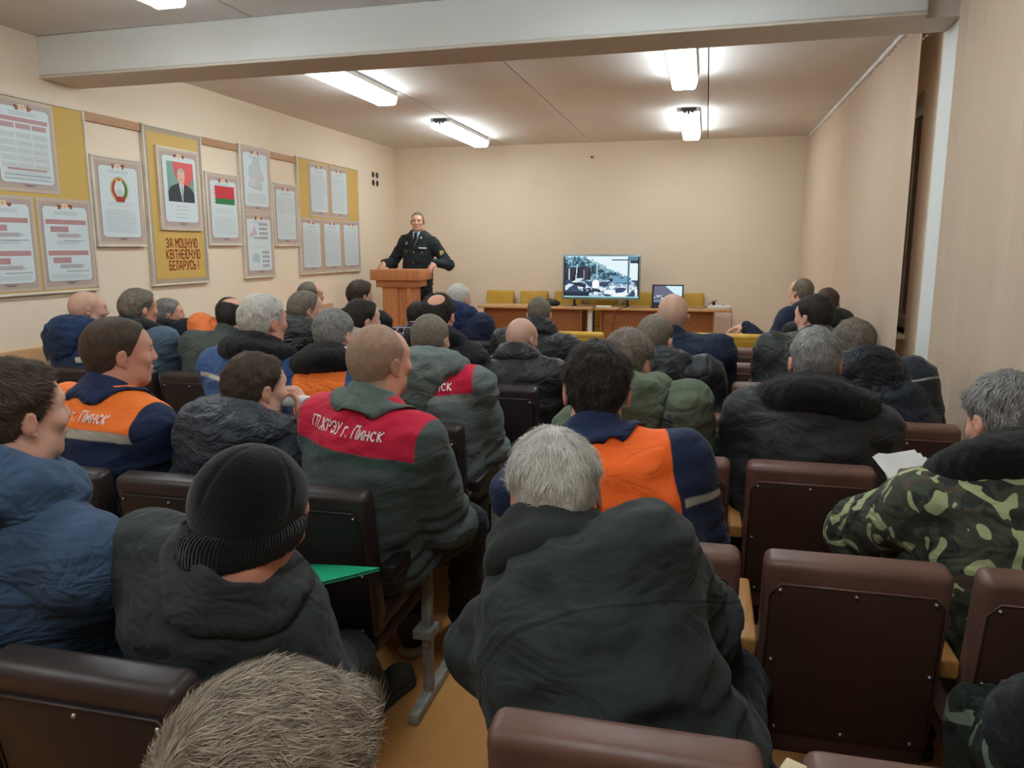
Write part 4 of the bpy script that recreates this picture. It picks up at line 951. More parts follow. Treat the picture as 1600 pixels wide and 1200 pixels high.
TIMES = {}
def person(label, seat, head, yaw=0, pitch=0, roll=0, near=0, hs=1.0, skin=None, hair=None, jacket=None, trousers=None, bulk=1.0, collar='fold', collar_mat=None,
           wrists=None, poles=None, ankles=None, knees=None, group='men seated in the hall', shoulder=None, standing=False, jaw=1.0, shoe='black', fold=.012, seed=1, hood=None, quilt=0,
           texts=(), legs=True, hand=None, bend=.03, dirN=None, sw=1.0, foot_yaw=(8, -8), sleeve=1.0, py=.30, hem=True, beanie=None, cat='person', facing=0, frz=1.0, ear=.84, shh=.80, nk=.122):
    hs *= .865; t0 = _time.time(); rnd = np.random.RandomState(seed*13+5)
    root = np.array((seat[0], seat[1]+(0 if standing else py), 0.)); e = empty('person', tuple(root)); tag(e, label, cat, group)
    zp = .93 if standing else .535
    c = np.array(head, float)-root; c[2] -= .118*hs
    face = R(facing)                                          # turn of the whole body (radians, left positive)
    ya = face-R(yaw); M = rotz(ya) @ rotx(-R(pitch)) @ roty(R(roll))
    Mn = rotz(face-R(yaw)*.4) @ rotx(-R(pitch)*.6)
    N = c+Mn @ (np.array((0, -.040, -nk))*hs)
    P0 = V3(0, 0, zp); sy = face-R(yaw)*.3 if shoulder is None else face-R(shoulder)
    sp = Spine(P0, N, face, sy, bend, dirN)
    b = bulk; lz = sp.L/.47
    # --- arms
    SH = [sp.at(shh, s*.180*sw*b**.5, -.005) for s in (-1, 1)]
    if wrists is None: wrists = [V3(-.09, .33, .63), V3(.09, .33, .63)]
    ARM = []
    for i, s in enumerate((-1, 1)):
        W = np.asarray(wrists[i], float); pole = (s*.45, -.6, -.6) if poles is None else poles[i]
        el, W = two_bone(SH[i], W, .295, .265, pole); ARM.append((SH[i], el, W))
    # --- legs
    HIP = [P0+rotz(face) @ V3(s*.09, .02, -.01) for s in (-1, 1)]
    if ankles is None: ankles = [V3(-.12, .40, .1), V3(.12, .40, .1)] if not standing else [rotz(face) @ V3(-.10, 0, .1), rotz(face) @ V3(.10, .0, .1)]
    LEG = []
    for i, s in enumerate((-1, 1)):
        A = np.asarray(ankles[i], float); pole = (s*.15, 1, .6) if knees is None else knees[i]
        kn, A = two_bone(HIP[i], A, .43, .42, rotz(face) @ np.array(pole) if standing else pole); LEG.append((HIP[i], kn, A))
    # --- body: head, neck, trunk, arms and hands in one skin
    hp = head_prims(c, M, hs, jaw, ear); body = list(hp)
    body.append(cap(c+M @ (V3(0, -.026, -.045)*hs), N+V3(0, 0, -.03), .054*hs, .062*hs, .03))
    for h0, h1, r0, r1 in ((1, .8, .06, .075), (.8, .45, .075, .08), (.45, 0, .08, .08)): body.append(cap(sp.at(h0), sp.at(h1), r0, r1, .04))
    hcell = (.0095, .0074, .0054, .0041)[near]; fine = [(c-.125*hs, c+.125*hs+V3(0, 0, .02), hcell)]
    for i, s in enumerate((-1, 1)):
        body.append(cap(sp.at(.85), ARM[i][0], .05, .035, .03)); body.append(cap(ARM[i][0], ARM[i][1], .035, .03, .02)); body.append(cap(ARM[i][1], ARM[i][2], .03, .024, .02))
        hd = dict(d=None, n=(0, -.2, -1), curl=.45, fine=.011); hd.update((hand or {}).get(i, {}))
        d = unit(ARM[i][2]-ARM[i][1]) if hd['d'] is None else unit(hd['d']); hpv = hand_prims(ARM[i][2], d, np.array(hd['n'], float), -s, hd['curl'], 1.0); body += hpv
        if hd['fine'] < .010: fine.append((ARM[i][2]-.05+np.minimum(d, 0)*.16, ARM[i][2]+.05+np.maximum(d, 0)*.16, hd['fine']))
    P, Q = field(body, .019, fine); P = smooth_v(P, Q, 1, .35)
    hcv = (P-c) @ M/hs
    H = dict(front=0, nape=0, crown=None, rec=0, t=.012, n=0, len=.02, w=.0016, lift=.4, whorl=(.008, -.065, .10), sweep=None, mat=None, curl=.0, shag=.008)
    if hair: H.update(hair)
    rho = hair_rho(hcv, H['front'], H['nape'], H['crown'], H['rec'])
    bo = link('body', np_mesh('body', P, Q, dict(hc=hcv, hr=rho), skin), None, e)
    # --- hair
    if H['mat'] is not None and beanie is None:
        sk = hp[:5]+[body[len(hp)]]; t = H['t']
        def post(F, ax):
            X, Y, Z = np.meshgrid(*ax, indexing='ij'); G = np.stack([X.ravel(), Y.ravel(), Z.ravel()], 1)
            q = (G-c) @ M/hs; r = hair_rho(q, H['front'], H['nape'], H['crown'], H['rec'])
            side = 1-.6*sstep(.045, .068, np.abs(q[:, 0]))*sstep(.055, .01, q[:, 2])
            th = -.012+(np.maximum(t*(.65+.35*sstep(-.08, .03, q[:, 2]))*side, .003)+.012)*sstep(-.010, .022, r)+(vnoise(q, 42, 2)-.5)*H['shag']*sstep(0, .02, r)
            return F-(th*hs).reshape(F.shape).astype(np.float32)
        HP, HQ = field(sk, hcell*1.15, post=post, pad=.06, grow=.045)
        HP = smooth_v(HP, HQ, 1, .4); q = (HP-c) @ M/hs; r = hair_rho(q, H['front'], H['nape'], H['crown'], H['rec']); keep = r[HQ].mean(1) > -.006; HQ2 = HQ[keep]
        used = np.unique(HQ2); rm = np.full(len(HP), -1); rm[used] = np.arange(len(used)); HP, q, r = HP[used], q[used], r[used]; HQ2 = rm[HQ2]
        nn = vnormals(HP, HQ2); hv = .12+.35*vnoise(q, 90, 4)
        ho = link('hair', np_mesh('hair', HP, HQ2, dict(hv=hv), H['mat']), None, e)
        if H['n']:
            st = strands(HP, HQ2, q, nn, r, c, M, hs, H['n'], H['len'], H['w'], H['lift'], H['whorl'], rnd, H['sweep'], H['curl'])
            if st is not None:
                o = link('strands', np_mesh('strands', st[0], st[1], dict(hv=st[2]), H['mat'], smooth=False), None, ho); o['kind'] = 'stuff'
    # --- jacket
    cell = (.018, .015, .0125, .0098)[near]
    J = []
    for h, rx, ry, rz, y in ((0, .172, .142, .12, .01), (.2, .175, .145, .12, .008), (.42, .18, .143, .12, 0), (.62, .188, .142, .12, 0), (.79, .172, .122, .10, -.004), (.93, .088, .076, .055, -.008)):
        J.append(ell(sp.at(h, 0, y), (rx*b*sw**.5, ry*b*frz, rz*lz), sp.M(h), .06))
    if hem: J.append(ell(P0+rotz(face) @ V3(0, .06 if not standing else 0, -.01 if not standing else -.06), (.182*b, .17*b if not standing else .13*b, .085), rotz(face), .05))
    for i, s in enumerate((-1, 1)):
        a, m, w = ARM[i]; q = sleeve*b**.5
        J.append(cap(sp.at(.92, s*.03, -.012), a+V3(0, 0, .006), .052, .066*q, .05)); J.append(cap(a, m, .080*q, .066*q, .04)); J.append(cap(m, w-(w-m)*.06, .066*q, .048*q, .03))
    P, Q = field(J, cell); tc = sp.tc(P); nn = vnormals(P, Q)
    ad = np.full(len(P), 9.); at = np.zeros(len(P))
    for a, m, w in ARM:
        for p0, p1, o in ((a, m, 0), (m, w, .295)):
            dv = p1-p0; t = np.clip(((P-p0) @ dv)/(dv @ dv), 0, 1); dd = np.linalg.norm(P-p0-t[:, None]*dv, axis=1)
            u = dd < ad; ad[u] = dd[u]; at[u] = (o+t*np.linalg.norm(dv))[u]
    arm = (ad < .095*sleeve*b**.5) & (np.abs(tc[:, 0]) > .13)
    qz = np.where(arm, at, tc[:, 2]*sp.L)
    w = (vnoise(np.stack([P[:, 0]*.8, P[:, 1]*.8, P[:, 2]*1.9], 1), 11, seed)-.5)*1.2+(vnoise(P, 24, seed+3)-.5)*.5
    rid = np.abs(vnoise(np.stack([P[:, 0]*.7+P[:, 2]*.5, P[:, 1]*.7, P[:, 2]*1.5-P[:, 0]*.4], 1), 14, seed+9)-.5)*2
    disp = fold*(w+(.45-rid)*1.1)
    low = sstep(.45, .05, tc[:, 2])*(~arm); disp += fold*.9*low*np.sin(tc[:, 2]*sp.L*95+3*vnoise(P, 7, seed+1)*3)*.6
    elb = np.exp(-((at-.295)/.07)**2)*arm; disp += fold*elb*np.sin(at*130+4*vnoise(P, 9, seed))*.9
    if quilt: disp += .010*(np.abs(np.sin(qz*math.pi/quilt))**.6-.6)
    P = P+nn*disp[:, None]; P = smooth_v(P, Q, 1, .3)
    jo = link('jacket', np_mesh('jacket', P, Q, dict(tc=tc, qz=qz), jacket), None, e)
    # --- collar and hood
    cm = collar_mat or jacket
    C = []
    if collar == 'fur': C = ring(sp, 1.04, .080, .080, .025, .03, .01, n=16, k=.03)+ring(sp, .965, .108*b, .092*b, .027, .02, -.008, n=20, k=.05)
    elif collar == 'furbig': C = ring(sp, 1.03, .085, .085, .030, .03, .01, n=16, k=.03)+ring(sp, .95, .120*b, .098*b, .030, .02, -.012, n=22, k=.06)
    elif collar == 'high': C = ring(sp, .98, .098, .094, .026, .02, .0, n=18, k=.035)+ring(sp, 1.06, .084, .086, .022, .03, .012, n=16, k=.035)
    if collar in ('fold', 'stand'):
        prof = [(.060, .90), (.061, 1.06), (.0625, 1.085), (.067, 1.092), (.072, 1.082), (.080, 1.04), (.095, .965), (.108, .935), (.106, .927), (.096, .935), (.076, .99)] if collar == 'fold' else [(.066, .90), (.064, 1.05), (.064, 1.10), (.068, 1.115), (.074, 1.10), (.078, 1.03), (.088, .96), (.098, .90)]
        n = 44; A0, A1 = (R(112), R(428)) if collar == 'fold' else (R(100), R(440)); PV = []; m = len(prof); hb = .47/sp.L
        for i in range(n+1):
            a = A0+(A1-A0)*i/n; fr = .5+.5*math.sin(a)          # 1 at the throat
            for rr, h in prof:
                g = (rr+.004*math.sin(a*5+seed)*(rr > .075))*(1.06+.12*b*(rr > .09)); hh = 1+(h-1)*hb
                PV.append(sp.at(hh, g*math.cos(a)*1.02, g*math.sin(a)*1.03+.006)+sp.M(1)[:, 2]*(-.045*fr+.022*(1-fr)))
        PV = np.array(PV); me = jo.data; bv = BVHTree.FromPolygons([v.co for v in me.vertices], [p.vertices for p in me.polygons]); uu = Vector(sp.M(1)[:, 2])
        for i in range(n+1):
            for j in ((6, 7, 8, 9) if collar == 'fold' else (6, 7)):
                g = PV[i*m+j]; hit = bv.ray_cast(Vector(g)+uu*.12, -uu, .3)
                if hit[0] is not None and (Vector(g)-hit[0]).dot(uu) < .025: PV[i*m+j] = np.array(hit[0]+uu*((.010, .010, .006, .004)[j-6] if collar == 'fold' else .004))
        QV = [(i*m+j, i*m+j+1, (i+1)*m+j+1, (i+1)*m+j) for i in range(n) for j in range(m-1)]
        PV = PV+((vnoise(PV, 30, seed)-.5)*.006)[:, None]; tcc = sp.tc(PV)
        link('collar', np_mesh('collar', PV, np.array(QV)[:, ::-1], dict(tc=tcc, qz=tcc[:, 2]), cm), None, e)
    if C:
        P, Q = field(C, min(cell, .011)); tcc = sp.tc(P); nn = vnormals(P, Q)
        amp = .005 if 'fur' in collar else .004; P = P+nn*((vnoise(P, 95 if 'fur' in collar else 26, seed)-.5)*amp*2+(vnoise(P, 16, seed+2)-.5)*.012)[:, None]
        link('collar', np_mesh('collar', P, Q, dict(tc=tcc, qz=tcc[:, 2]), cm), None, e)
    if hood is not None:
        g = dict(w=.125, d=.05, h=.125, x=0, y=-.125, at=.80, rim=.036, mat=None, rx=.112); g.update(hood)
        C = ring(sp, 1.0, g['rx'], .098, g['rim'], .035, -.002, n=18, k=.04)+ring(sp, .95, g['rx']*1.12, .11, g['rim']*.9, .03, -.012, 160, 380, n=12, k=.05)
        C.append(ell(sp.at(g['at'], g['x'], g['y']*b), (g['w'], g['d'], g['h']), sp.M(g['at']), .06)); C.append(ell(sp.at(g['at']+.14, g['x']*.5, g['y']*b*.9), (g['w']*1.02, g['d']*1.1, g['h']*.6), sp.M(.95), .05))
        P, Q = field(C, cell*.95); nn = vnormals(P, Q); tcc = sp.tc(P)
        rid = np.abs(vnoise(np.stack([P[:, 0], P[:, 1], P[:, 2]*1.6], 1), 17, seed+4)-.5)*2
        P = P+nn*((.4-rid)*.016+(vnoise(P, 30, seed)-.5)*.008)[:, None]; P = smooth_v(P, Q, 1, .3)
        link('hood', np_mesh('hood', P, Q, dict(tc=tcc, qz=tcc[:, 2]*sp.L), g['mat'] or jacket), None, e)
    # --- lettering on the back
    if texts:
        me = jo.data; bv = BVHTree.FromPolygons([v.co for v in me.vertices], [p.vertices for p in me.polygons])
        for txt, size, x0, h0, xs, mat, slope in texts:
            tm = text_mesh(txt, size, xs, .15, .26, 1.0)
            for v in tm.vertices:
                x, z = v.co.x+x0, v.co.y; h = h0+z/sp.L+slope*v.co.x/sp.L
                o = sp.at(h, x, -.02); i = min(max(int(round(h*40)), 0), 40)
                hit = bv.ray_cast(Vector(o-sp.f[i]*.35), Vector(sp.f[i]), .5)
                v.co = (Vector(hit[0])+Vector(-sp.f[i])*(.005+.0006*((v.index//4) % 5))) if hit[0] is not None else Vector(o-sp.f[i]*.15)
            link('lettering', tm, mat, jo)['kind'] = 'stuff'
    # --- hat
    if beanie is not None:
        m1, m2 = beanie; sk = [ell(c+M @ (V3(0, -.014, .045)*hs), np.array((.094, .114, .106))*hs, M, .02), ell(c+M @ (V3(0, -.03, .02)*hs), np.array((.092, .095, .09))*hs, M, .03)]
        def cut(F, ax):
            X, Y, Z = np.meshgrid(*ax, indexing='ij'); q = (np.stack([X.ravel(), Y.ravel(), Z.ravel()], 1)-c) @ M/hs
            return np.maximum(F, (-(q[:, 2]-.30*q[:, 1]+.038)*hs).reshape(F.shape)).astype(np.float32)
        P, Q = field(sk, hcell*1.3, post=cut, pad=.05); P = smooth_v(P, Q, 1, .4); q = (P-c) @ M/hs; nn = vnormals(P, Q); an = np.arctan2(q[:, 0], q[:, 1])
        P = P+nn*((vnoise(P, 20, 3)-.5)*.008-.0035*np.exp(-(np.abs(np.sin(an*2.0+.4))/.09)**2)*sstep(.02, .06, q[:, 2]))[:, None]
        hat = link('knit_hat', np_mesh('knit_hat', P, Q, dict(tc=np.stack([an*0, q[:, 1], q[:, 2]], 1)), m1), None, e)
        pts = []
        for i in range(25):
            a = 2*math.pi*i/24; x, y = .080*math.sin(a), -.016+.100*math.cos(a)
            for dz in (-.001, .030): pts.append((i, dz, c+M @ (V3(x, y, .30*y-.040+dz+.0)*hs)))
        lo = [p for i, d, p in pts if d < 0]; hi = [p for i, d, p in pts if d > 0]; C = []
        for i in range(24): C.append(cap(lo[i], lo[i+1], .0105, .0105, .02)); C.append(cap(hi[i], hi[i+1], .0105, .0105, .03)); C.append(cap(lo[i], hi[i], .010, .010, .02))
        P, Q = field(C, hcell*1.2); q = (P-c) @ M/hs; an = np.arctan2(q[:, 0], q[:, 1]+.016); nn = vnormals(P, Q); P = P+nn*(.0008*np.sin(an*95))[:, None]
        link('cuff', np_mesh('cuff', P, Q, dict(tc=np.stack([an*95, q[:, 1], q[:, 2]], 1)), m2), None, hat)
    # --- trousers and shoes
    if legs:
        T = [ell(P0+rotz(face) @ V3(0, .02, -.02), (.165, .14, .10), rotz(face), .05)]
        for hpj, kn, a in LEG: T.append(cap(hpj, kn, .092, .072, .05)); T.append(cap(kn, a+V3(0, 0, -.02), .072, .062, .03))
        P, Q = field(T, (.020 if near < 3 else .014)); nn = vnormals(P, Q); P = P+nn*((.4-np.abs(vnoise(P, 15, seed+6)-.5)*2)*.010)[:, None]
        link('trousers', np_mesh('trousers', P, Q, dict(tc=P, qz=P[:, 2]), trousers), None, e)
        for i in (0, 1):
            a = LEG[i][2]; s_ = link('shoe', SHOES[shoe][0], None, e, (a[0], a[1], a[2]-.10), (0, 0, face+R(foot_yaw[i]))); link('sole', SHOES[shoe][1], None, s_)
    TIMES[label[:30]] = _time.time()-t0
    return e, sp, dict(arm=ARM, c=c, M=M, root=root, jacket=jo)

def decal(info, sp, name, poly, h0, mat, front=True, off=.004, x0=0, n=3, parent=None):
    """a flat piece of cloth or metal laid on the jacket: poly in metres round (x0, h0) on the chest or back"""
    jo = info['jacket']; me = jo.data
    if 'bvh' not in info: info['bvh'] = BVHTree.FromPolygons([v.co for v in me.vertices], [p.vertices for p in me.polygons])
    bm = bmesh.new(); vs = [bm.verts.new((x, 0, z)) for x, z in poly]; f = bm.faces.new(vs)
    bmesh.ops.triangulate(bm, faces=bm.faces[:]); bmesh.ops.subdivide_edges(bm, edges=bm.edges[:], cuts=n, use_grid_fill=True)
    for v in bm.verts:
        h = h0+v.co.z/sp.L; i = min(max(int(round(h*40)), 0), 40); d = sp.f[i]*(1 if front else -1); o = sp.at(h, v.co.x+x0, 0)
        hit = info['bvh'].ray_cast(Vector(o+d*.4), Vector(-d), .6)
        v.co = Vector(hit[0])+Vector(d)*off if hit[0] is not None else Vector(o+d*.12)
    m = bpy.data.meshes.new(name); bm.to_mesh(m); bm.free()
    o = link(name, m, mat, parent or jo); md = o.modifiers.new('t', 'SOLIDIFY'); md.thickness = .002; md.offset = 0
    return o
# ------------------------------------------------------------------ the people
SK = {'fair': skin_mat('skin_fair', (222, 178, 156)), 'ruddy': skin_mat('skin_ruddy', (214, 160, 136)), 'bald': skin_mat('skin_shaved', (220, 176, 154), (160, 134, 118), .4), 'buzz': skin_mat('skin_cropped', (216, 166, 142), (146, 122, 100), .55), 'tan': skin_mat('skin_tan', (200, 150, 124))}
HM = {'brown': hair_mat('hair_brown', (51, 41, 34), (107, 90, 75)), 'dark': hair_mat('hair_dark', (26, 23, 21), (73, 63, 58)), 'grey': hair_mat('hair_grey', (70, 68, 65), (190, 187, 183)),
      'white': hair_mat('hair_white', (168, 162, 152), (240, 236, 228)), 'fair': hair_mat('hair_fair', (146, 122, 100), (226, 200, 170)), 'ash': hair_mat('hair_ash', (122, 104, 87), (224, 202, 178)), 'greybrown': hair_mat('hair_greybrown', (75, 67, 58), (161, 148, 134))}
NAVY, ORANGE, REDC, STRIPE = (28, 42, 74), (250, 126, 50), (200, 32, 64), (176, 172, 160)
M_fur = fur_mat('fur_black', (18, 18, 20)); M_txt = plain('lettering_white', (232, 222, 222), .6)
TR = {'black': cloth_mat('trousers_black', (26, 28, 32)), 'jeans': cloth_mat('trousers_denim', (40, 62, 98)), 'olive': cloth_mat('trousers_olive', (40, 46, 42))}
CAMO = ((62, 68, 54), (42, 46, 40), (74, 66, 52), (160, 168, 124)); CAMO2 = ((52, 62, 56), (34, 40, 38), (62, 66, 58), (136, 150, 132))
BIG = 9.
def zone(lo, hi, w, c, w0=-.01): return ((w0, -BIG, lo), (w, BIG, hi), c, False)
def short(m, **k): d = dict(mat=m, t=.011, n=2600, len=.019, w=.0022, lift=.42); d.update(k); return d
def buzz(m, **k): d = dict(mat=m, t=.0045, n=2600, len=.008, w=.0018, lift=.35, shag=.001); d.update(k); return d
LR = lambda r: LROW[r]
def lx(r, i): return LX0[r]-.42*i
def rx(i): return -.085+.42*i

# ---- left block, nearest row
J22 = cloth_mat('jacket_charcoal', (44, 49, 50), wr=.3, lines=((.70, -1.2),))
M_knit = knit_mat('knit_black', (16, 18, 18))
p22 = person('man in a black knit hat and charcoal jacket, green folder on his lap', (lx(1, 0)-.02, LR(1)), (-.775, 1.19, 1.105), yaw=30, pitch=12, roll=6, near=3, hs=1.05, skin=SK['ruddy'], hair=short(HM['greybrown']), jacket=J22, trousers=TR['olive'], bulk=1.2,
      collar='fold', py=.475, shh=.66, nk=.10, wrists=[V3(-.10, .28, .58), V3(-.02, .26, .52)], ankles=[V3(-.20, .55, .1), V3(-.04, .73, .1)], shoe='olive', shoulder=10, beanie=(M_knit, M_knit), foot_yaw=(5, -12), seed=3)
J21 = cloth_mat('jacket_blue', (62, 84, 112), wr=.35, wscale=12, lines=((.80, -2.0), (.52, 0)))
p21 = person('brown-haired young man in a blue jacket at the left edge', (-1.44, LR(1)), (-1.33, 1.24, 1.25), yaw=18, pitch=-2, near=3, hs=1.0, skin=SK['fair'], hair=short(HM['brown'], t=.016, n=9000, len=.030, w=.0012, sweep=(0, .8, 0), nape=.012), jacket=J21, trousers=TR['black'], bulk=1.24, sw=1.22, collar='none', hood=dict(w=.13, h=.08, d=.04, at=.86), shoulder=8, seed=4, fold=.007)
# ---- second left row
J14 = cloth_mat('workjacket_red_grey', (78, 87, 85), zones=(zone(.745, 1.3, .212, REDC), zone(.69, .745, .212, (62, 84, 78))), wr=.2)
p14 = person('man in a grey jacket with a red back panel and white lettering', (lx(2, 0)+.06, LR(2)), (-.93, 2.13, 1.25), yaw=24, near=3, hs=1.05, skin=SK['buzz'], hair=buzz(hair_mat('hair_buzz', (138, 108, 88), (198, 168, 144)), t=.005, n=9000, len=.010, w=.0012, rec=.2), jacket=J14, trousers=TR['black'], bulk=1.12, sw=.92, collar_mat=cloth_mat('collar_grey_green', (92, 106, 100)),
      wrists=[V3(-.06, .33, .66), V3(.17, .28, .60)], ankles=[V3(-.02, .40, .1), V3(.13, .58, .1)], knees=[(0, 1, .6), (.35, 1, .5)], shoe='sneaker', shoulder=17, seed=2, foot_yaw=(10, -35), texts=(('ГП ЖРЭУ г. Пинск', .030, -.005, .865, .78, M_txt, 0),), jaw=1.12)
J13 = cloth_mat('puffer_navy_black', (44, 50, 60), rough=.5, wr=.5, wscale=16, spec=.35)
p13 = person('brown-haired man in a dark hooded puffer holding a rolled white sheet', (lx(2, 1), LR(2)), (-1.385, 2.19, 1.138), yaw=27, pitch=4, near=3, hs=1.03, skin=SK['fair'], hair=short(HM['brown'], t=.013, n=8000, len=.022, w=.0013), jacket=J13, trousers=TR['black'], bulk=1.15, collar='none', hood=dict(w=.14, h=.10, d=.06, at=.82), quilt=.075,
      wrists=[V3(-.09, .30, .62), V3(.20, .13, .905)], hand={1: dict(d=(-.1, .1, 1), n=(-.9, -.1, .1), curl=.95, fine=.005)}, seed=5, shoulder=12)
J12 = cloth_mat('workjacket_navy_orange', NAVY, zones=(zone(.79, 1.3, .222, ORANGE), zone(.735, .79, .222, STRIPE)), wr=.2)
p12 = person('man in a navy jacket with an orange yoke and lettering, seen in profile', (lx(2, 2), LR(2)), (-1.85, 2.14, 1.25), yaw=36, near=3, hs=1.1, skin=SK['ruddy'], hair=buzz(HM['brown'], t=.008, n=8000, len=.012, w=.0013), jacket=J12, trousers=TR['black'], bulk=1.2, seed=6, shoulder=18, texts=(('ГП ЖРЭУ г. Пинск', .030, .012, .872, .80, M_txt, 0),), jaw=1.15, collar_mat=cloth_mat('collar_navy', (30, 44, 78)))
# ---- third left row
J15 = cloth_mat('workjacket_grey_red', (96, 106, 104), zones=(zone(.76, 1.3, .218, REDC), zone(.70, .76, .218, (120, 128, 122))), wr=.22)
p15 = person('man with a large grey hood over a red and grey jacket', (lx(3, 0), LR(3)), (-1.08, 2.99, 1.205), yaw=4, pitch=4, near=2, skin=SK['buzz'], hair=buzz(HM['greybrown'], t=.007, n=5000, len=.010, w=.0016), jacket=J15, trousers=TR['black'], bulk=1.2, collar='none', hood=dict(w=.15, h=.14, d=.06, x=-.085, at=.80, rim=.04, mat=cloth_mat('hood_grey', (100, 110, 107))), seed=7, texts=(('г. Пинск', .036, .07, .84, .85, M_txt, 0),))
p11 = person('grey-haired man in an orange-backed blue jacket with a white-edged fur collar', (lx(3, 1), LR(3)), (-1.50, 2.97, 1.215), yaw=4, pitch=10, near=2, hs=.98, skin=SK['fair'], hair=short(HM['grey'], t=.014, n=5000, len=.02, w=.0018, curl=.1), jacket=cloth_mat('workjacket_blue_orange', (54, 86, 138), zones=(zone(.2, 1.2, .118, ORANGE),)), trousers=TR['black'], bulk=1.1, collar='fur', collar_mat=M_fur, seed=8)
MB().tube([tuple(p11[1].at(1.10, .104*math.cos(R(q_)), .104*math.sin(R(q_))+.006)) for q_ in range(175, 366, 10)], .008, 6).build('collar_piping', M_txt, p11[0], smooth=True)
J6 = cloth_mat('workjacket_blue', (54, 82, 130), zones=(zone(.735, .77, .21, STRIPE),), wr=.28)
p6 = person('white-haired man in a blue jacket with a black fur collar', (lx(3, 2), LR(3)), (-1.83, 2.98, 1.27), yaw=20, near=2, hs=1.06, skin=SK['ruddy'], hair=short(HM['white'], t=.014, n=5000, len=.022, w=.0018), jacket=J6, trousers=TR['black'], bulk=1.2, collar='fur', collar_mat=M_fur, seed=9)
# ---- fourth left row
J20 = cloth_mat('puffer_black', (34, 34, 36), rough=.5, spec=.3)
p20 = person('bald man in a black quilted jacket in the left aisle seat', (lx(4, 0)+.02, LR(4)), (-.90, 3.86, 1.12), yaw=22, pitch=12, near=1, hs=1.0, skin=SK['bald'], hair=None, jacket=J20, trousers=TR['jeans'], bulk=1.22, collar='high', quilt=.065, seed=10)
p16 = person('dark-haired man with a bald crown in a black jacket', (lx(4, 1), LR(4)), (-1.33, 3.82, 1.235), yaw=2, pitch=8, near=1, hs=1.05, skin=SK['ruddy'], hair=short(HM['dark'], crown=(.004, -.078, .10, .046), n=3000, len=.03, w=.002, t=.012), jacket=cloth_mat('jacket_black_a', (30, 30, 34)), trousers=TR['black'], bulk=1.15, collar='fur', collar_mat=M_fur, seed=11)
p10 = person('dark-haired man in a beige jacket', (lx(4, 2), LR(4)), (-1.76, 3.82, 1.20), yaw=36, near=1, hs=1.02, skin=SK['fair'], hair=short(HM['dark'], n=2600), jacket=cloth_mat('jacket_beige', (170, 156, 138)), trousers=TR['black'], bulk=1.05, collar='stand', seed=12)
p7 = person('shaven-headed man in a shiny black hooded jacket', (lx(4, 3), LR(4)), (-2.10, 3.84, 1.245), yaw=38, near=1, hs=1.02, skin=SK['bald'], hair=buzz(HM['greybrown'], t=.002, n=1200), jacket=cloth_mat('jacket_black_shiny', (30, 32, 34), rough=.4, spec=.45, wr=.6, wscale=16), trousers=TR['black'], bulk=1.15, collar='none', hood=dict(), seed=13)
p5 = person('balding man in an olive-grey jacket', (lx(4, 4), LR(4)), (-2.55, 3.84, 1.195), yaw=2, pitch=10, near=1, hs=1.02, skin=SK['ruddy'], hair=short(HM['dark'], crown=(0, .01, .10, .072), n=2600, len=.022), jacket=cloth_mat('jacket_olive_grey', (66, 72, 68)), trousers=TR['black'], bulk=1.22, collar='stand', seed=14)
p2 = person('grey-brown-haired man in a slate jacket with a black fur collar', (lx(4, 5)-.06, LR(4)), (-3.14, 3.82, 1.235), yaw=20, near=1, hs=1.05, skin=SK['ruddy'], hair=short(HM['greybrown'], t=.015, n=3000, len=.022), jacket=cloth_mat('jacket_slate', (74, 92, 108), wr=.4), trousers=TR['black'], bulk=1.2, collar='fur', collar_mat=M_fur, seed=15)
p1 = person('bald man in a navy hooded jacket at the far left', (lx(4, 6), LR(4)), (-3.49, 3.82, 1.225), yaw=38, near=1, hs=1.05, skin=SK['bald'], hair=None, jacket=cloth_mat('workjacket_navy', (30, 50, 84), zones=(zone(.60, .66, .3, STRIPE, .10),)), trousers=TR['black'], bulk=1.22, collar='fur', collar_mat=M_fur, hood=dict(mat=None, at=.84, h=.1), seed=16)
# ---- fifth and sixth left rows
p19 = person('short-haired man in a black puffer before the left desk', (lx(5, 0), LR(5)), (-1.00, 4.77, 1.165), yaw=-6, pitch=8, near=1, hs=1.0, skin=SK['fair'], hair=short(HM['greybrown'], t=.008, n=2000, len=.012), jacket=J20, trousers=TR['black'], bulk=1.25, collar='high', quilt=.07, seed=17)
p4 = person('man in an orange jacket, mostly hidden behind the balding man', (-3.31, LR(5)), (-3.19, 4.77, 1.13), yaw=0, near=0, skin=SK['fair'], hair=short(HM['brown'], n=800), jacket=cloth_mat('jacket_orange', (240, 128, 72)), trousers=TR['black'], bulk=1.3, shh=.86, seed=18)
p3 = person('grey-haired man in profile wearing a dark jacket, second from the far left', (lx(5, 6)-.03, LR(5)), (-3.68, 4.77, 1.115), yaw=46, near=0, hs=1.02, skin=SK['ruddy'], hair=short(HM['grey'], n=1600), jacket=cloth_mat('jacket_dark_navy', (26, 32, 44)), trousers=TR['black'], bulk=1.2, collar='fur', collar_mat=M_fur, seed=19)
p8 = person('man in a dark jacket beside the wall, behind the shaven-headed man', (-2.97, LR(6)), (-2.97, 5.52, 1.205), yaw=42, near=0, skin=SK['ruddy'], hair=short(HM['greybrown'], n=1600, rec=.4), jacket=cloth_mat('jacket_navy_b', (26, 34, 50)), trousers=TR['black'], bulk=1.15, collar='stand', seed=20)
p9 = person('dark-haired person in a black jacket near the lectern', (-2.55, LR(6)), (-2.55, 5.52, 1.215), yaw=34, near=0, hs=1.0, skin=SK['fair'], hair=short(HM['brown'], t=.022, n=2400, len=.03, nape=-.02), jacket=cloth_mat('jacket_black_c', (28, 28, 32)), trousers=TR['black'], bulk=1.15, collar='stand', seed=21)
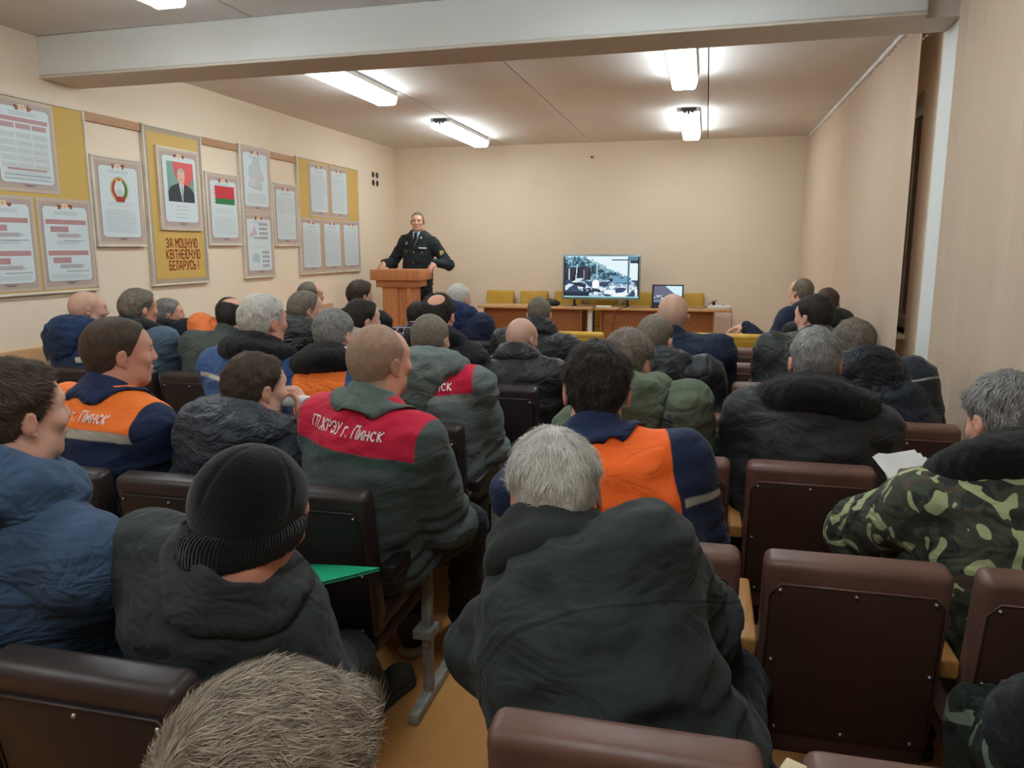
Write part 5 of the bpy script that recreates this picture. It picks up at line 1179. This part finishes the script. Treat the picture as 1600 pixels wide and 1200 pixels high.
p17 = person('dark-haired man in a plaid shirt', (-2.10, LR(6)), (-2.09, 5.52, 1.065), yaw=10, pitch=10, near=0, skin=SK['fair'], hair=short(HM['dark'], n=1600), jacket=cloth_mat('shirt_plaid', (38, 34, 62), plaid=((70, 30, 48), (70, 30, 48), (206, 200, 206))), trousers=TR['black'], bulk=1.0, seed=22)
p18 = person('pale-haired man in a navy hooded jacket by the left desk', (-1.76, LR(6)), (-1.77, 5.54, 1.205), yaw=24, pitch=4, near=0, hs=1.05, skin=SK['fair'], hair=short(HM['white'], n=2000, t=.008, len=.012), jacket=cloth_mat('jacket_navy_c', (32, 40, 66)), trousers=TR['black'], bulk=1.3, collar='none', hood=dict(mat=cloth_mat('hood_blue', (30, 44, 84)), at=.86), seed=23)
# ---- right block
p23 = person('fair-haired man whose head fills the bottom edge', (-.30, .12), (-.365, .565, 1.09), yaw=30, pitch=18, roll=4, near=3, hs=1.0, skin=SK['fair'], hair=short(hair_mat('hair_fair_grey', (92, 80, 68), (184, 168, 150)), t=.018, n=19000, len=.036, w=.0009, lift=.26, whorl=(.0, -.10, .02), sweep=(.2, .9, .2)), jacket=cloth_mat('jacket_dark_d', (36, 38, 42)), trousers=TR['black'], bulk=1.1, seed=24, legs=True)
J28 = cloth_mat('jacket_black_green', (40, 47, 47), wr=.32, wscale=7, lines=((.68, -2.2),))
chair('brown', -.30, .10, 'brown hall chair under the fair-haired man at the bottom edge', 'brown hall chairs right of the aisle')
p28 = person('white-haired man leaning forward in a dark green-black jacket', (rx(0)+.04, RROW[1]), (-.265, 1.43, 1.115), yaw=-12, pitch=24, roll=-6, near=3, hs=1.08, skin=SK['ruddy'], hair=short(HM['white'], t=.018, n=13000, len=.040, w=.0011, lift=.3, nape=-.01), jacket=J28, trousers=TR['black'], bulk=1.2, sw=.93, collar='high', collar_mat=cloth_mat('collar_ribbed', (40, 46, 46), wr=.1),
      wrists=[V3(.04, .42, .55), V3(.12, .50, .56)], poles=[(.6, -.1, -1), (.8, -.4, -.6)], seed=25, shoulder=14, bend=.09, fold=.016)
J27 = cloth_mat('workjacket_navy_orange_back', (30, 42, 72), zones=(zone(.22, 1.2, .178, (255, 110, 40)), zone(.56, .60, .5, STRIPE, .19)), wr=.18)
p27 = person('dark-haired man in a navy jacket with a wide orange back', (rx(0)-.07, RROW[2]), (-.265, 2.01, 1.22), yaw=-8, pitch=14, near=3, hs=1.1, skin=SK['fair'], hair=short(HM['dark'], t=.014, n=12000, len=.030, w=.0014, lift=.5, shag=.012), jacket=J27, trousers=TR['black'], bulk=1.2, seed=26, bend=.06, shoulder=-12, shh=.77, collar_mat=cloth_mat('collar_navy_b', (34, 48, 84)))
p26 = person('man with tousled hair in an olive hooded jacket', (rx(0)-.06, RROW[3]), (-.25, 2.71, 1.185), yaw=20, pitch=12, near=2, hs=1.02, skin=SK['fair'], hair=short(HM['greybrown'], t=.016, n=6000, len=.028, w=.0016), jacket=cloth_mat('jacket_olive', (88, 100, 82), zones=(zone(-1, .80, .16, (52, 58, 60)), zone(-1, .35, BIG, (34, 36, 38))), wr=.4), trousers=TR['black'], bulk=1.22, collar='none', hood=dict(mat=cloth_mat('hood_olive', (86, 98, 80)), at=.86, h=.10, w=.14), seed=27)
p25 = person('man with cropped hair in a black puffer behind the bald man in navy', (rx(0)-.02, RROW[4]), (-.20, 3.40, 1.185), yaw=18, pitch=12, near=1, hs=1.02, skin=SK['fair'], hair=buzz(HM['greybrown'], t=.008, n=4000, len=.012), jacket=cloth_mat('puffer_black_b', (32, 33, 38), rough=.5), trousers=TR['black'], bulk=1.3, collar='none', hood=dict(), quilt=.09, seed=28)
p24 = person('bald broad man in a navy jacket in front of the right desk', (rx(0)-.02, RROW[5]), (-.16, 4.19, 1.235), yaw=0, pitch=4, near=1, hs=1.14, skin=SK['bald'], hair=None, jacket=cloth_mat('jacket_navy_d', (24, 36, 58)), trousers=TR['black'], bulk=1.38, collar='stand', seed=29, sw=1.1)
J32 = cloth_mat('coat_black', (44, 45, 48), wr=.3, spec=.3, rough=.65)
p32 = person('grey-haired man in a black coat with a big fur collar', (rx(1), RROW[3]), (.37, 2.76, 1.205), yaw=2, pitch=8, near=2, hs=1.06, skin=SK['ruddy'], hair=short(HM['grey'], t=.012, n=7000, len=.018, w=.0016), jacket=J32, trousers=TR['black'], bulk=1.24, collar='furbig', collar_mat=M_fur, seed=30, sw=1.02)
p33 = person('brown-haired man stooping in a black jacket with a crumpled hood', (rx(2), RROW[4]), (.62, 3.52, 1.165), yaw=-18, pitch=16, near=2, skin=SK['fair'], hair=short(HM['greybrown'], t=.018, n=5000, len=.03, w=.0018), jacket=cloth_mat('jacket_black_blue', (36, 44, 56), rough=.55, wr=.5, zones=(zone(.735, .75, .5, (170, 176, 180), .16),)), trousers=TR['black'], bulk=1.3, collar='none', hood=dict(w=.14, h=.12, d=.04, y=-.11, mat=cloth_mat('hood_black', (26, 28, 34), rough=.5, wr=.4, wscale=12)), seed=31)
p31 = person('dark-haired man in a dark leather jacket looking left', (rx(1)+.14, RROW[5]), (.54, 4.19, 1.235), yaw=-42, pitch=4, near=1, hs=1.02, skin=SK['fair'], hair=short(HM['dark'], n=3000, t=.012), jacket=cloth_mat('leather_dark', (52, 56, 54), rough=.45, leather_=True), trousers=TR['black'], bulk=1.25, collar='stand', seed=32, shoulder=-15)
p30 = person('man in a black hooded jacket beside the far blind', (rx(2)+.04, RROW[7]), (.80, 5.57, 1.205), yaw=10, near=0, hs=1.0, skin=SK['fair'], hair=short(HM['brown'], n=1800, t=.009), jacket=cloth_mat('jacket_black_e', (26, 27, 30)), trousers=TR['black'], bulk=1.15, collar='none', hood=dict(), seed=33)
p29 = person('man in profile resting his arm along a yellow chair', (rx(2)-.02, 6.09), (.735, 6.51, 1.235), yaw=18, near=0, hs=1.05, skin=SK['fair'], hair=buzz(HM['greybrown'], t=.005, n=1600, rec=.5), jacket=cloth_mat('jacket_navy_e', (26, 36, 58)), trousers=TR['black'], bulk=1.15, collar='stand', facing=56, seed=34, py=.43,
      wrists=[V3(-.42, -.235, .875), V3(-.25, .30, .62)], poles=[(.1, -.5, -.7), (.2, .5, -.6)], ankles=[V3(-.3, .25, .1), V3(-.12, .42, .1)], knees=[(-1, .6, .6), (-.6, 1, .6)], hand={0: dict(d=(-1, .05, -.25), n=(0, .1, -1), curl=.4, fine=.008)})
J34 = cloth_mat('coat_camouflage', CAMO[0], camo=CAMO, wr=.35, wscale=8)
p34 = person('grey-haired man in a camouflage coat with a dark fur collar', (rx(2)+.03, RROW[2]), (.73, 2.10, 1.165), yaw=-16, pitch=20, near=2, hs=1.04, skin=SK['fair'], hair=short(HM['grey'], t=.016, n=7000, len=.03, w=.0016), jacket=J34, trousers=cloth_mat('trousers_camouflage', CAMO[0], camo=CAMO), bulk=1.32, collar='furbig', collar_mat=fur_mat('fur_dark_green', (22, 24, 22)), seed=35, bend=.06,
      wrists=[V3(-.12, .42, .74), V3(.12, .42, .70)], poles=[(-.9, -.2, -.3), (.9, -.3, -.3)])
p35 = person('person in grey-green camouflage trousers at the right edge, mostly out of view', (rx(2)+.03, RROW[1]), (.80, 1.22, 1.26), yaw=0, near=1, skin=SK['fair'], hair=short(HM['brown'], n=1500), jacket=cloth_mat('jacket_black_f', (30, 31, 34)), trousers=cloth_mat('trousers_camouflage_grey', CAMO2[0], camo=CAMO2), bulk=1.15, seed=36, wrists=[V3(-.17, .33, .60), V3(.1, .33, .63)], ankles=[V3(-.2, .34, .1), V3(.10, .36, .1)])

# ---- the uniformed speaker
M_uni = cloth_mat('uniform_green_black', (36, 44, 48), wr=.3, wscale=11)
po, spo, io = person('uniformed officer standing with both hands on the lectern', (-3.40, 9.02), (-3.37, 8.95, 1.885), yaw=-16, pitch=2, near=2, hs=1.06, skin=SK['bald'], hair=buzz(HM['greybrown'], t=.004, n=1500, len=.006), jacket=M_uni, trousers=TR['black'], bulk=1.03, collar='none', standing=True, facing=176, group='officer at the front', seed=40, bend=0.0, sw=1.0, sleeve=.92,
      wrists=[V3(.285, -.25, 1.29), V3(-.335, -.27, 1.29)], poles=[(.55, .5, -.5), (-.35, .5, -.5)], hand={0: dict(d=(-.15, -.75, -.55), n=(0, -.4, -1), curl=.35, fine=.006), 1: dict(d=(.1, -.8, -.45), n=(0, -.4, -1), curl=.3, fine=.006)})
M_shirt = plain('shirt_blue_grey', (176, 190, 206), .7); M_tie = plain('tie_black', (22, 24, 28), .6); M_epau = plain('epaulette_red_green', (104, 58, 58), .6); M_gold = plain('gold_badge', (206, 178, 104), .35, metal=.6); M_badge = plain('sleeve_badge', (196, 178, 92), .5)
decal(io, spo, 'shirt_front', [(-.052, .05), (.052, .05), (.0, -.13)], .93, M_shirt); decal(io, spo, 'tie', [(-.016, .04), (.016, .04), (.022, -.05), (.0, -.115), (-.022, -.05)], .925, M_tie, off=.009)
for s in (-1, 1):
    decal(io, spo, 'lapel', [(s*.052, .055), (s*.088, .03), (s*.075, -.02), (s*.088, -.03), (s*.004, -.135), (s*.03, -.04)], .93, M_uni, off=.010)
    decal(io, spo, 'pocket_flap', [(s*.055, 0), (s*.15, .0), (s*.15, -.035), (s*.10, -.05), (s*.055, -.035)], .68, M_uni, off=.006)
    a = io['arm'][0 if s < 0 else 1][0]; b_ = MB().box(-.066, .066, -.036, .030, 0, .012).build('epaulette', M_epau, io['jacket'], tuple(a+V3(0, -.01, .092)), (0, R(12*-s*-1 if False else 0), 0), bevel=.003)
    b_.rotation_euler = (0, R(14)*(1 if a[0] > 0 else -1), 0); b_.location.x -= .03*(1 if a[0] > 0 else -1)
    for j in range(3): MB().box(-.006, .006, -.006, .006, .008, .012).build('star', M_gold, b_, (-.03+.03*j, 0, 0))
    decal(io, spo, 'button', disc(0, 0, .008, 8), .665, M_gold, x0=s*.10, off=.010, n=1)
for h in (.66, .50, .34, .18): decal(io, spo, 'button', disc(0, 0, .009, 8), h, M_gold, off=.008, n=1)
decal(io, spo, 'name_tag', rect(-.04, .04, -.007, .007), .735, M_white, x0=-.10, off=.008); decal(io, spo, 'pin', disc(0, 0, .012, 10, .018), .80, M_gold, x0=.11, off=.008, n=1); decal(io, spo, 'lapel_pin', disc(0, 0, .012, 8), .90, M_white, x0=-.07, off=.013, n=1)
a, m_, w_ = io['arm'][0]; md_ = a*.55+m_*.45
MB().prism([(-.024, .032), (.024, .032), (.024, -.014), (0, -.035), (-.024, -.014)], .006).build('sleeve_badge', M_badge, io['jacket'], tuple(md_+V3(.045, -.062, 0)), (0, 0, R(32)))

# ------------------------------------------------------------------ things people hold
M_paper = plain('paper', (228, 228, 226), .7); M_green = plain('folder_green', (20, 160, 112), .45)
fo = empty('folder', (-.93, 1.66, .665), rot=(R(-6), R(-14), R(-28))); tag(fo, 'bright green folder on the lap of the man in the knit hat', 'folder')
MB().box(-.15, .15, -.105, .105, 0, .003).build('back_cover', M_green, fo, bevel=.001); MB().box(-.145, .14, -.10, .10, .003, .006).build('sheets', M_paper, fo)
MB().box(-.15, .15, -.105, .105, .006, .009).build('front_cover', M_green, fo, bevel=.001)
hw = p13[2]['root']+p13[2]['arm'][1][2]
tag(MB().tube([tuple(hw+V3(.025, .005, .075)), tuple(hw+V3(-.035, -.012, .08)), tuple(hw+V3(-.095, -.03, .086))], [.020, .021, .022], 16).build('paper_roll', M_paper, smooth=False), 'white rolled sheet held up by the man in the hooded puffer', 'paper')
pp = empty('paper_sheets', (.62, 2.44, .80), rot=(R(32), 0, R(20))); tag(pp, 'white sheets held by the man in the camouflage coat', 'paper')
for i in range(3): MB().box(-.075, .075, -.10, .10, .0012*i, .0012*i+.0006).build('sheet', M_paper, pp, (0, 0, .004*i), (0, 0, R(-9+9*i)))
